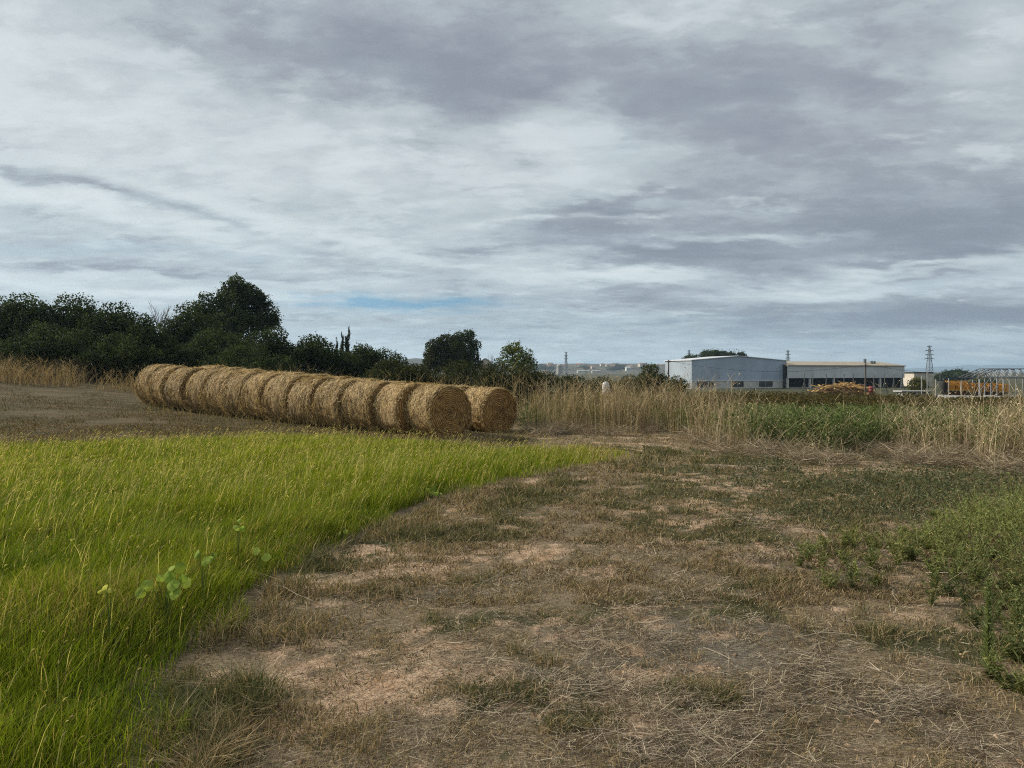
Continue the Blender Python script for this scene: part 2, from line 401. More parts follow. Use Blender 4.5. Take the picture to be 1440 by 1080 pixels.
def build_ground():
    xs = axis(-7, 8, .085, -6400, 6400); ys = axis(1.5, 16, .085, -2900, 8900)
    X, Y = np.meshgrid(xs, ys); n, m = X.shape
    Z = ground_z(X, Y)
    d = np.hypot(X, Y)
    # distant low ridge carrying the town
    az = X / np.maximum(Y, 1)
    V = np.stack([X.ravel(), Y.ravel(), Z.ravel()], 1)
    idx = np.arange(n * m).reshape(n, m)
    f = np.stack([idx[:-1, :-1].ravel(), idx[:-1, 1:].ravel(), idx[1:, 1:].ravel(), idx[1:, :-1].ravel()], 1)
    so_, st_, gr_ = zones(X, Y)
    field = sst(.05, .3, -X / (Y + 5)) * sst(13, 16, Y) 
    C = np.stack([so_.ravel(), gr_.ravel(), st_.ravel()], 1)
    mt, nt, out = new_mat('ground_soil'); g = G(nt)
    tc = g.n('ShaderNodeTexCoord').outputs['Object']
    A = g.n('ShaderNodeAttribute', attribute_name='Col'); sp = g.n('ShaderNodeSeparateColor'); g.link(A.outputs['Color'], sp.inputs[0])
    fine = g.noise(tc, 9, 8, .7); grit = g.noise(tc, 60, 6, .75); med = g.noise(tc, 2.2, 6, .6); vf = g.noise(tc, 240, 3, .7)
    fib = g.noise(g.scalev(tc, (1, 5, 1), (0, 0, R(25))), 26, 6, .7); fib2 = g.noise(g.scalev(tc, (6, 1, 1), (0, 0, R(-20))), 22, 6, .7)
    soil = g.mix(g.mapr(fine, .3, .7), (.38, .255, .160), (.60, .435, .300))
    soil = g.mix(g.m('MULTIPLY', g.mapr(med, .5, .7), .55), soil, (.38, .205, .105))
    soil = g.mix(g.m('MULTIPLY', g.mapr(grit, .48, .62), .8), soil, (.12, .08, .05)); soil = g.mix(g.m('MULTIPLY', g.mapr(fib, .52, .68), .6), soil, (.16, .115, .07))
    thatch = g.mix(g.mapr(fib, .35, .65), (.085, .062, .038), (.32, .25, .16))
    thatch = g.mix(g.mapr(fib2, .45, .68), thatch, (.12, .085, .05))
    gray = g.mix(g.mapr(fib, .35, .65), (.07, .058, .045), (.26, .22, .165))
    dark_green = g.mix(g.mapr(fib2, .35, .65), (.035, .038, .016), (.10, .095, .045))
    fac = lambda s_, a_, b_: g.mapr(g.m('ADD', s_, g.m('ADD', g.m('MULTIPLY', g.m('SUBTRACT', fine, .5), 1.5), g.m('MULTIPLY', g.m('SUBTRACT', grit, .5), 1.2))), a_, b_)
    c = g.mix(fac(sp.outputs[2], .3, .8), thatch, gray)
    c = g.mix(fac(sp.outputs[1], .3, .8), c, dark_green)
    c = g.mix(fac(sp.outputs[0], .30, .95), c, soil)
    c = g.mix(g.m('MULTIPLY', g.mapr(vf, .55, .75), .35), c, (.42, .33, .22))
    # the stubble field at the back left, the plain beyond
    sxyz = g.n('ShaderNodeSeparateXYZ'); g.link(tc, sxyz.inputs[0])
    fieldc = g.mix(g.mapr(g.noise(g.scalev(tc, (.25, 1.0, 1), (0, 0, R(12))), .55, 7, .62), .35, .65), (.055, .047, .018), (.112, .083, .040))
    fieldc = g.mix(g.mapr(g.noise(g.scalev(tc, (.2, 1.4, 1), (0, 0, R(10))), 1.6, 8, .7), .48, .62), fieldc, (.135, .095, .058))
    fieldc = g.mix(g.m('MULTIPLY', g.mapr(g.noise(tc, 7, 6, .7), .4, .7), .55), fieldc, (.05, .046, .02))
    left = g.m('MULTIPLY', g.mapr(sxyz.outputs[1], 13.5, 16.5), g.mapr(sxyz.outputs[0], -.5, -4.0))
    c = g.mix(g.m('MAXIMUM', left, g.mapr(sxyz.outputs[1], 20, 24)), c, fieldc)
    plain = g.mix(g.mapr(g.noise(g.scalev(tc, (.4, 1, 1)), .012, 7, .6), .35, .65), (.045, .05, .022), (.10, .088, .05))
    c = g.mix(g.mapr(sxyz.outputs[1], 45, 90), c, plain)
    p = g.n('ShaderNodeBsdfPrincipled'); g.link(c, p.inputs['Base Color']); p.inputs['Roughness'].default_value = .95
    p.inputs['Specular IOR Level'].default_value = .12
    b = g.n('ShaderNodeBump'); b.inputs['Strength'].default_value = .8; b.inputs['Distance'].default_value = .03
    h = g.m('ADD', g.m('ADD', fine, g.m('MULTIPLY', grit, .6)), g.m('MULTIPLY', g.m('ADD', fib, fib2), .35)); g.link(h, b.inputs['Height'])
    nt.links.new(b.outputs[0], p.inputs['Normal']); nt.links.new(p.outputs[0], out.inputs[0])
    o = link('ground', np_mesh('ground', V, [f], C, mt, True)); o['kind'] = 'structure'
build_ground()

# ------------------------------------------------------------------ shared plant materials
M_GRASS = leaf_mat('grass_blade', .42, .6, spec=.05)
M_DRY = leaf_mat('dry_stalk', .25, .8, spec=.04)
M_LEAF = leaf_mat('leaf', .30, .7, spec=.08)
M_BARK = leaf_mat('bark', 0.0, .9, spec=.1)

def xyz(x, y, dz=0.0):
    return np.stack([x, y, ground_z(x, y) + dz], 1)

# ------------------------------------------------------------------ tall green grass
def tall_grass():
    g = Geo()
    n = 420000
    x = rng.uniform(-14, 4.0, n); y = rng.uniform(1.0, 17.2, n)
    # ragged edge
    ex = (fbm(x * 2.2, y * 2.2, 61) - .5) * .6; ey = (fbm(x * 2.2, y * 2.2, 71) - .5) * .6
    ok = inside(GRASS_POLY, x + ex, y + ey)
    d = np.hypot(x, y); outf = sst(.78, 1.0, -x / np.maximum(y, .1)) 
    dens = np.interp(d, [2, 4.5, 6.5, 9, 12, 18], [3400, 3200, 2500, 1800, 1250, 1050]) * (1 - .6 * outf)
    ref = n / (18.0 * 16.2)
    # several draws to reach the dense zones near the camera
    X = []; Y = []
    for k in range(4):
        if k:
            x = rng.uniform(-9, 2, n); y = rng.uniform(1.0, 12.5, n); ref_k = n / (11 * 11.5)
            ex = (fbm(x * 2.2, y * 2.2, 61) - .5) * .6; ey = (fbm(x * 2.2, y * 2.2, 71) - .5) * .6
            ok = inside(GRASS_POLY, x + ex, y + ey); d = np.hypot(x, y); outf = sst(.78, 1.0, -x / np.maximum(y, .1))
            dens = np.interp(d, [2, 4.5, 6.5, 9, 12, 12.5], [4200, 3600, 2200, 900, 80, 0]) / 3 * (1 - .8 * outf)
            keep = ok & (rng.random(n) < dens / ref_k * (.38 + .62 * sst(0, .35, edge_dist(x, y))) * (1 - .75 * sst(.2, 2.6, x) * sst(9, 11, y)))
        else:
            keep = ok & (rng.random(n) < np.minimum(dens / ref, 1) * (.38 + .62 * sst(0, .35, edge_dist(x, y))) * (1 - .75 * sst(.2, 2.6, x) * sst(9, 11, y)))
        X.append(x[keep]); Y.append(y[keep])
    x = np.concatenate(X); y = np.concatenate(Y); n = len(x)
    d = np.hypot(x, y); ed = edge_dist(x, y)
    clump = fbm(x * 1.3, y * 1.3, 81, 4); big = fbm(x * .45, y * .45, 91, 3)
    h = (.285 + .15 * (clump - .5) * 2 + .05 * rng.normal(size=n)) * (.50 + .50 * sst(0, .7, ed + .5 * (clump - .4))) * np.interp(d, [3, 8, 14], [1.12, 1.0, .82]) * (1 - .45 * sst(-.5, 3.0, x) * sst(9, 12, y))
    h = np.clip(h, .07, .62)
    w = np.interp(d, [3, 7, 14], [.0040, .0058, .0100]) * rng.uniform(.7, 1.3, n)
    # wind from the left leans the blades to the right, the stand is tousled
    ldir = rng.normal(-.1, .9, n) + (fbm(x * .9, y * .9, 101) - .5) * 3
    lean = np.abs(rng.normal(.34, .22, n))
    t = np.clip((big - .5) * 2.2 + .45 + (clump - .5) * .8 + rng.normal(size=n) * .22, 0, 1)[:, None]
    yel = np.clip(sst(6, 12, d) * .55 + .0, 0, 1)[:, None]
    ga = np.array((.070, .122, .010)); gb = np.array((.165, .205, .016)); gc = np.array((.215, .262, .016))
    col = ga * (1 - t) + gb * t; col = col * (1 - yel) + gc * yel
    dryp = (rng.random(n) < .07 + .55 * sst(.2, 2.6, x) * sst(9, 11, y) + .22 * sst(.5, .72, fbm(x * .9 + 3, y * .9, 111) + hints(x, y, [(170, 980, 140, 130, .14), (60, 900, 120, 90, .14)])) * sst(9, 5, d))[:, None]
    col = np.where(dryp, cvar(n, (.26, .20, .07), (.40, .32, .12)), col) * np.exp(rng.normal(size=(n, 1)) * .27)
    g.blades(xyz(x, y, -.01), h, w, rng.uniform(0, 6.28, n), lean, ldir, np.clip(col, .01, .6), 3, .9, .22)
    # flowering stems with pale seed heads
    ns = 11000
    i = rng.choice(n, ns, replace=False); i = i[(rng.random(ns) < .12 + .88 * sst(6, 12, d[i]))]; m = len(i)
    hs = h[i] * rng.uniform(1.02, 1.35, m) + .02; ld = rng.normal(.1, .8, m); ln = rng.uniform(.1, .45, m)
    base = xyz(x[i], y[i])
    cs = cvar(m, (.34, .32, .10), (.52, .45, .20))
    g.blades(base, hs, np.full(m, .004) + d[i] * .0002, rng.uniform(0, 6.28, m), ln, ld, cs, 3, .5, .1)
    tip = base + np.stack([np.cos(ld) * ln * hs, np.sin(ld) * ln * hs, hs * .9], 1)
    hd = np.stack([np.cos(ld) * .6, np.sin(ld) * .6, np.full(m, .6)], 1)
    L = (rng.uniform(.022, .045, m) * np.interp(d[i], [3, 8, 14], [1.0, 1.6, 2.2]))[:, None]
    for q in range(2):
        mid = tip + hd * L * .45
        g.sticks(tip, mid, .003 + d[i] * .0002, cs * 1.12, wb=.0045 + d[i] * .0005)
        g.sticks(mid, tip + hd * L + [0, 0, -.008], .0045 + d[i] * .0005, cs * 1.12, wb=.001)
    o = link('tall_grass', g.mesh('tall_grass', M_GRASS))
    tag(o, 'tall bright green grass stand filling the left foreground', 'grass', kind='stuff')
tall_grass()

# ------------------------------------------------------------------ short grass and litter on the track
def logpts(n, d0, d1, u0=-.82, u1=.82):
    d = np.exp(rng.uniform(math.log(d0), math.log(d1), n)); u = rng.uniform(u0, u1, n)
    return u * d, d

def track_cover():
    g = Geo()
    x, y = logpts(330000, 2.3, 19.5)
    so_, st_, gr_ = zones(x, y); ed = edge_dist(x, y)
    ing = inside(GRASS_POLY, x, y)
    tuft = fbm(x * 5, y * 5, 121, 3)
    near_edge = np.exp(-(ed / (.38 + .07 * y)) ** 2) * sst(.35, .6, fbm(x * 1.5, y * 1.5, 125, 3) + .15)
    pr = np.clip((.36 + .64 * gr_ + .15 * st_) * (1 - .60 * so_) * sst(.25, .58, tuft) + near_edge * .6 * sst(.3, .6, tuft), 0, 1)
    k = (~ing) & (rng.random(len(x)) < pr)
    x, y, gr, tuft, ne = x[k], y[k], gr_[k], tuft[k], near_edge[k]; n = len(x)
    h = (.018 + .04 * rng.random(n) + .05 * sst(.5, .8, tuft)) * (.7 + .6 * gr + 2.0 * ne)
    w = np.interp(y, [2.5, 6, 14], [.0035, .006, .012]) * rng.uniform(.7, 1.3, n)
    isg = (rng.random(n) < .16 + .50 * gr + .28 * ne)[:, None]
    col = np.where(isg, cvar(n, (.064, .072, .030), (.145, .145, .066)), cvar(n, (.20, .14, .07), (.42, .32, .19)))
    g.blades(xyz(x, y, -.005), h, w, rng.uniform(0, 6.28, n), np.abs(rng.normal(.8, .5, n)), rng.uniform(0, 6.28, n), col, 2, .8, .25)
    # flattened dry turf farther along the track
    x, y = logpts(260000, 5.0, 19.8); so_, st_, gr_ = zones(x, y); tf = fbm(x * 3.2, y * 3.2, 127, 4)
    k = (~inside(GRASS_POLY, x, y)) & (rng.random(len(x)) < (1 - .75 * so_) * sst(.28, .58, tf)); x, y, gr, tf = x[k], y[k], gr_[k], tf[k]; n = len(x)
    isg = (rng.random(n) < .10 + .45 * gr)[:, None]
    col = np.where(isg, cvar(n, (.060, .070, .030), (.140, .142, .066)), np.where((rng.random(n) < .3)[:, None], cvar(n, (.07, .048, .026), (.14, .095, .05)), cvar(n, (.19, .135, .07), (.40, .305, .18))))
    g.blades(xyz(x, y, -.005), .02 + .075 * rng.random(n) * sst(.25, .7, tf), .003 + y * .0006, rng.uniform(0, 6.28, n), np.abs(rng.normal(.9, .5, n)), rng.uniform(0, 6.28, n), col, 2, .8, .25)
    o = link('short_grass', g.mesh('short_grass', M_DRY))
    tag(o, 'sparse trampled short grass, part green part dried out, on the dirt track', 'grass', kind='stuff')
    # litter
    g = Geo()
    x, y = logpts(600000, 2.3, 19.5)
    so_, st_, gr_ = zones(x, y); ing = inside(GRASS_POLY, x, y)
    lit = fbm(x * 2.5, y * 2.5, 131, 4)
    pr = np.clip((.16 + .75 * st_ + .10 * (1 - gr_)) * (1 - .30 * so_) * sst(.25, .7, lit), 0, 1) * .85
    k = (~ing) & (rng.random(len(x)) < pr); x, y, st = x[k], y[k], st_[k]; n = len(x)
    yaw = (fbm(x * .5, y * .5, 141) - .5) * 5 + rng.normal(0, 1.1, n)
    L = (.015 + .10 * rng.random(n) ** 2.2) * (1 + .35 * st); pit = rng.normal(.05, .16, n)
    dx = np.stack([np.cos(yaw) * L, np.sin(yaw) * L, np.abs(np.sin(pit)) * L], 1)
    a = xyz(x, y, 0) + np.stack([0 * x, 0 * x, rng.uniform(.004, .03, n) * (.5 + st)], 1)
    w = np.interp(y, [2.5, 6, 14], [.0017, .0030, .0065]) * rng.uniform(.6, 1.4, n)
    col = np.where((rng.random(n) < .46)[:, None], cvar(n, (.055, .042, .03), (.13, .10, .07), .2), cvar(n, (.24, .19, .13), (.54, .455, .335), .25))
    side = np.stack([rng.normal(0, .3, n), rng.normal(0, .3, n), np.ones(n)], 1)
    g.sticks(a, a + dx, w, col, side)
    # chaff: short broken bits everywhere
    x, y = logpts(210000, 2.3, 11); so_, st_, gr_ = zones(x, y); k = (~inside(GRASS_POLY, x, y)) & (rng.random(len(x)) < .45 + .5 * so_); x, y = x[k], y[k]; n = len(x)
    yaw = rng.uniform(0, 6.28, n); L = .006 + .028 * rng.random(n) ** 2; pit = np.abs(rng.normal(0, .25, n))
    a = xyz(x, y, .002); dk = (rng.random(n) < .5)[:, None]
    g.sticks(a, a + np.stack([np.cos(yaw) * L, np.sin(yaw) * L, pit * L], 1), np.interp(y, [2.5, 6, 11], [.0016, .003, .005]) * rng.uniform(.6, 1.5, n), np.where(dk, cvar(n, (.06, .042, .028), (.15, .105, .07), .2), cvar(n, (.26, .20, .135), (.52, .43, .31), .2)), np.stack([rng.normal(0, .3, n), rng.normal(0, .3, n), np.ones(n)], 1))
    # long bleached stems lying about
    spots = [(1225, 790, 70, 26), (1290, 830, 60, 30), (1340, 960, 110, 60), (960, 905, 90, 30), (620, 830, 170, 18), (1150, 640, 160, 10), (1380, 660, 80, 14), (1000, 1000, 200, 60), (1250, 640, 100, 10)]
    for (px, py, sx, sy) in spots:
        m = 22
        qx = rng.normal(px, sx, m); qy = np.clip(rng.normal(py, sy, m), 600, 1180)
        X, Y = P(qx, qy); yaw = rng.uniform(0, 6.28, m); L = rng.uniform(.10, .34, m); up = rng.uniform(0, .4, m)
        a = xyz(X, Y, .01); cc = cvar(m, (.26, .21, .15), (.46, .39, .30)); ww = rng.uniform(.0022, .0045, m) + Y * .0003
        for q in range(3):                                       # crooked, branching
            b = a + np.stack([np.cos(yaw) * L, np.sin(yaw) * L, up * L], 1) * .4
            g.sticks(a, b, ww * (1 - .2 * q), cc, wb=ww * (.8 - .2 * q))
            yb = yaw + rng.choice([-1, 1], m) * rng.uniform(.4, .9, m); e = b + np.stack([np.cos(yb) * L, np.sin(yb) * L, up * L], 1) * .25
            g.sticks(b, e, ww * .6, cc); a = b; yaw = yaw + rng.normal(0, .3, m); up = up * rng.uniform(.2, 1.2, m)
    o = link('straw_litter', g.mesh('straw_litter', M_DRY))
    tag(o, 'dry grey and tan straw litter strewn over the dirt track', 'straw', kind='stuff')
    # soil clods
    g = Geo(); x, y = logpts(26000, 2.3, 10); so_, st_, gr_ = zones(x, y); k = (~inside(GRASS_POLY, x, y)) & (rng.random(len(x)) < .12 + .85 * so_) & (rng.random(len(x)) < sst(.4, .65, fbm(x * 3, y * 3, 161))); x, y = x[k], y[k]; n = len(x)
    oc = np.array([[1, 0, 0], [0, 1, 0], [-1, 0, 0], [0, -1, 0], [0, 0, 1], [0, 0, -1]], float); tri = np.array([[0, 1, 4], [1, 2, 4], [2, 3, 4], [3, 0, 4], [1, 0, 5], [2, 1, 5], [3, 2, 5], [0, 3, 5]])
    sz = .003 + .014 * rng.random(n) ** 3.2
    V = xyz(x, y, 0)[:, None, :] + (oc[None] + rng.normal(size=(n, 6, 3)) * .3) * sz[:, None, None] * np.array([1.2, 1.0, .75])
    g.add(V.reshape(-1, 3), np.repeat(cvar(n, (.22, .135, .08), (.46, .32, .21), .15), 6, 0), ((np.arange(n) * 6)[:, None, None] + tri[None]).reshape(-1, 3))
    o = link('soil_clods', g.mesh('soil_clods', M_BARK))
    tag(o, 'small crumbly soil clods on the bare patches of the track', 'soil', kind='stuff')
    # grey-green low creeping weeds in the middle distance on the right
    g = Geo()
    qx = rng.uniform(900, 1560, 52000); qy = HZ + 1 / rng.uniform(1 / 215., 1 / 112., 52000)
    x, y = P(qx, qy)
    cl = fbm(x * 1.2, y * 1.2, 151, 4) + hints(x, y, [(1230, 680, 160, 28, .3), (1370, 690, 120, 30, .35), (1260, 790, 60, 22, .3), (1010, 648, 120, 14, .12)])
    k = rng.random(len(x)) < .55 * sst(.5, .85, cl) * sst(860, 1120, qx + (fbm(x * 1.5, y * 1.5, 155) - .5) * 260); x, y, cl = x[k], y[k], cl[k]; n = len(x)
    z = rng.random(n) ** 1.5 * .17 * sst(.5, .9, cl)
    c = xyz(x, y, 0.01) + np.stack([0 * x, 0 * x, z], 1)
    g.leaves(c, rng.uniform(.018, .05, n), cvar(n, (.060, .074, .036), (.130, .142, .075)), np.array([0, 0, .7]), .8, .6)
    o = link('creeping_weeds', g.mesh('creeping_weeds', M_LEAF))
    tag(o, 'low grey green creeping weeds at the right edge of the track', 'weeds', kind='stuff')
track_cover()

# ------------------------------------------------------------------ dry weed stand and greens behind it
def stalks(g, x, y, h, ca, cb, twigs=4, w0=.006, lean=.16, heads=True):
    n = len(x); base = xyz(x, y, -.02)
    ld = rng.normal(0, .9, n) + (fbm(x * .8, y * .8, 401) - .5) * 14; ln = np.abs(rng.normal(0, lean, n)) + lean * 1.6 * sst(.45, .75, fbm(x * 1.1, y * 1.1, 403)); col = cvar(n, ca, cb, .28)
    w = w0 + y * .00022
    g.blades(base, h, w, rng.uniform(0, 3.14, n), ln, ld, col, 4, .72, .04)
    for q in range(twigs):
        t = rng.uniform(.35, .97, n)
        p = base + np.stack([np.cos(ld) * ln * h * t ** 1.8, np.sin(ld) * ln * h * t ** 1.8, h * (t - .04 * t ** 3)], 1)
        a = rng.uniform(0, 6.28, n); L = h * rng.uniform(.06, .24, n); up = rng.uniform(.5, 1.6, n)
        e = p + np.stack([np.cos(a), np.sin(a), up], 1) * (L / np.sqrt(1 + up ** 2))[:, None]
        g.sticks(p, e, w * .62, col * 1.02)
        if heads and q % 2 == 0:
            g.leaves(e, rng.uniform(.02, .06, n), col * .95, None, 1, .5)

def rim(px): return np.interp(px, [730, 930, 985, 1040, 1130, 1250, 1440, 1650], [19.3, 18.8, 16.8, 14.8, 13.8, 13.7, 12.1, 11.2]) + (fbm(px * .02, px * 0 + 3, 411, 3) - .5) * 2.2
def weed_stands():
    g = Geo()
    def band(n, px0, px1, d0, d1, h0, h1, ca, cb, clump=.5, seed=201, **k):
        px = rng.uniform(px0, px1, n); d = rim(px) + d0 + (d1 - d0) * rng.random(n)
        x = (px - 720) / F * d; y = d
        cl = fbm(x * .9, y * .9, seed, 4)
        sx_ = 45 * rng.normal(size=n); kk = (rng.random(n) < sst(clump - .13, clump + .09, cl)) & (px > px0 + np.abs(sx_)) & (px < px1 - np.abs(sx_)); x, y, cl = x[kk], y[kk], cl[kk]
        h = (h0 + (h1 - h0) * rng.random(len(x)) ** 1.4) * (.55 + .9 * cl)
        stalks(g, x, y, h, ca, cb, **k)
    A, Bc = (.215, .155, .095), (.48, .39, .255)
    band(2400, 728, 1045, 0, 3.6, .45, 1.50, A, Bc, .50)
    band(420, 728, 1040, 0, 3, 1.0, 1.55, (.26, .19, .11), (.50, .40, .25), .50, 203, lean=.2, twigs=7)
    band(650, 860, 1110, -.2, 2.4, .40, 1.15, A, Bc, .52, 205)
    band(330, 800, 1000, 0, 2.6, .9, 1.55, A, Bc, .42, 219)
    band(1500, 1262, 1660, 0, 2.2, .6, 1.30, (.26, .19, .12), (.54, .45, .30), .46, 221, lean=.3)
    band(420, 1010, 1290, .4, 5.0, .4, 1.0, A, Bc, .46, 223, lean=.35)
    band(170, 1000, 1260, -.2, 2.0, .35, 1.1, (.33, .26, .15), (.54, .45, .29), .56, 207, lean=.6)
    band(1300, 1225, 1660, 0, 3.4, .40, 1.15, A, Bc, .50, 209, lean=.3)
    band(170, 1200, 1640, -.3, 2, .7, 1.35, (.38, .31, .20), (.56, .47, .31), .42, 211, w0=.0045, lean=.55, twigs=7)
    band(1500, 725, 1070, 0, 4, .4, 1.15, (.085, .085, .03), (.19, .17, .07), .46, 215)
    band(800, 1230, 1640, 0, 3.5, .4, .95, (.085, .085, .03), (.20, .18, .08), .46, 217)
    o = link('dry_weeds', g.mesh('dry_weeds', M_DRY))
    tag(o, 'tall bleached dry weed stalks standing along the far edge of the track', 'dry weeds', kind='stuff')
    # collapsed brown mat at their feet
    g = Geo(); n = 26000
    px = rng.uniform(735, 1600, n); dd = rim(px) - 1.0 + 2.6 * rng.random(n) ** 1.3; x = (px - 720) / F * dd; y = dd
    k = rng.random(n) < sst(.28, .6, fbm(x * 1.1, y * 1.1, 221)); x, y = x[k], y[k]; n = len(x)
    a = xyz(x, y, 0); a[:, 2] += rng.random(n) ** 2 * .22; yaw = rng.uniform(0, 6.28, n); L = rng.uniform(.08, .42, n); up = rng.normal(.15, .4, n)
    g.sticks(a, a + np.stack([np.cos(yaw) * L, np.sin(yaw) * L, up * L], 1), rng.uniform(.004, .009, n), cvar(n, (.16, .12, .082), (.40, .33, .24), .28))
    o = link('fallen_stalks', g.mesh('fallen_stalks', M_DRY))
    tag(o, 'matted brown fallen stalks heaped at the foot of the dry weeds', 'dry weeds', kind='stuff')
    # green weeds behind
    g = Geo()
    px = np.concatenate([rng.uniform(730, 1600, 2600), rng.uniform(1030, 1270, 500)]); d = rim(px) + .7 + 9.5 * rng.random(3100)
    k = rng.random(3100) < np.interp(px, [730, 1000, 1040, 1260, 1300, 1600], [.3, .3, 1, 1, .5, .5]); px, d = px[k], d[k]
    x = (px - 720) / F * d; y = d; n = len(x); h = rng.uniform(.40, .80, n) * (.65 + .5 * fbm(x * .5, y * .5, 231)) * np.interp(d, [15, 25], [1.1, .75])
    ca, cb = np.array((.070, .100, .036)), np.array((.175, .215, .080))
    stalks(g, x, y, h, ca * 1.1, cb * 1.1, 2, .008, .18, False)
    base = xyz(x, y); per = 46
    bi = np.repeat(np.arange(n), per); t = rng.random(n * per) ** .8
    r = .24 * np.sqrt(rng.random(n * per)) * (1.1 - .7 * t); a = rng.uniform(0, 6.28, n * per)
    c = base[bi] + np.stack([np.cos(a) * r, np.sin(a) * r, h[bi] * (.05 + t * .95)], 1)
    tone = np.repeat(rng.random(n), per)[:, None]
    col = (ca * (1 - tone) + cb * tone) * (1 + rng.normal(size=(n * per, 1)) * .2)
    g.leaves(c, rng.uniform(.045, .10, n * per), np.clip(col, .01, .4), np.array([0, 0, .5]), 1, .42)
    o = link('green_weeds', g.mesh('green_weeds', M_LEAF))
    tag(o, 'lush green leafy weeds growing behind the gap in the dry stalks', 'weeds', kind='stuff')
    # rank olive-brown scrub towards the yard
    g = Geo(); n = 5200
    px = rng.uniform(740, 1640, n); d = rng.uniform(26, 46, n); x = (px - 720) / F * d; y = d
    h = rng.uniform(.35, .85, n) * (.55 + .6 * fbm(x * .25, y * .25, 241)) * np.interp(px, [1280, 1330], [1, .6])
    ca, cb = np.array((.060, .052, .020)), np.array((.15, .115, .048))
    stalks(g, x, y, h, ca, cb, 3, .010, .2, True)
    per = 22; bi = np.repeat(np.arange(n), per); t = rng.random(n * per)
    r = .32 * np.sqrt(rng.random(n * per)); a = rng.uniform(0, 6.28, n * per)
    c = xyz(x, y)[bi] + np.stack([np.cos(a) * r, np.sin(a) * r, h[bi] * t * .95], 1)
    g.leaves(c, rng.uniform(.07, .16, n * per), cvar(n * per, (.040, .042, .014), (.11, .085, .032), .2), None, 1, .5)
    o = link('brown_scrub', g.mesh('brown_scrub', M_LEAF))
    tag(o, 'rank olive brown scrub between the green weeds and the yard', 'scrub', kind='stuff')
    # tall dry grass under the hedge at the far left, and stalks behind the bales
    g = Geo(); n = 4200
    px = rng.uniform(-160, 190, n); d = rng.uniform(30, 36, n); x = (px - 720) / F * d; y = d
    cl = fbm(x * .45, y * .45, 251, 4); k = rng.random(n) < sst(.30, .62, cl); x, y, cl = x[k], y[k], cl[k]
    h = rng.uniform(.2, 1.2, len(x)) * (.25 + 1.35 * cl)
    stalks(g, x, y, h, (.17, .12, .065), (.40, .30, .17), 3, .010, .45)
    n = 700; px = rng.uniform(200, 740, n); d = np.interp(px, [200, 740], [31, 23]) + rng.uniform(0, 3, n); x = (px - 720) / F * d
    stalks(g, x, d, rng.uniform(.8, 1.9, n) * np.interp(px, [200, 400, 740], [.6, .9, 1]), (.16, .13, .07), (.34, .26, .15), 4, .008, .2)
    n = 1300; px = rng.uniform(195, 740, n); d = np.interp(px, [195, 640, 740], [25.4, 17.0, 18.2]) + rng.normal(-.6, .8, n); x = (px - 720) / F * d
    stalks(g, x, d, rng.uniform(.05, .34, n), (.13, .11, .045), (.34, .27, .14), 1, .006, .4)
    o = link('dry_grass', g.mesh('dry_grass', M_DRY))
    tag(o, 'dry straw coloured grass under the dark hedge and around the bales', 'grass', kind='stuff')
    # stubble in the field behind the tall grass
    g = Geo(); n = 110000
    px = rng.uniform(-150, 760, n); d = np.exp(rng.uniform(math.log(13.5), math.log(34), n)); x = (px - 720) / F * d
    k = ~inside(GRASS_POLY, x, d) & (rng.random(n) < sst(.25, .7, fbm(x * .8, d * .8, 261))); x, d = x[k], d[k]; n = len(x)
    mixg = (rng.random(n) < .45)[:, None]
    col = np.where(mixg, cvar(n, (.05, .052, .018), (.10, .09, .032)), cvar(n, (.10, .066, .034), (.21, .145, .08)))
    g.blades(xyz(x, d, -.01), rng.uniform(.03, .11, n), .004 + d * .0004, rng.uniform(0, 6.28, n), np.abs(rng.normal(.6, .3, n)), rng.uniform(0, 6.28, n), col, 2, .8, .2)
    o = link('field_stubble', g.mesh('field_stubble', M_DRY))
    tag(o, 'short brown stubble on the field between tall grass and bales', 'stubble', kind='stuff')
weed_stands()

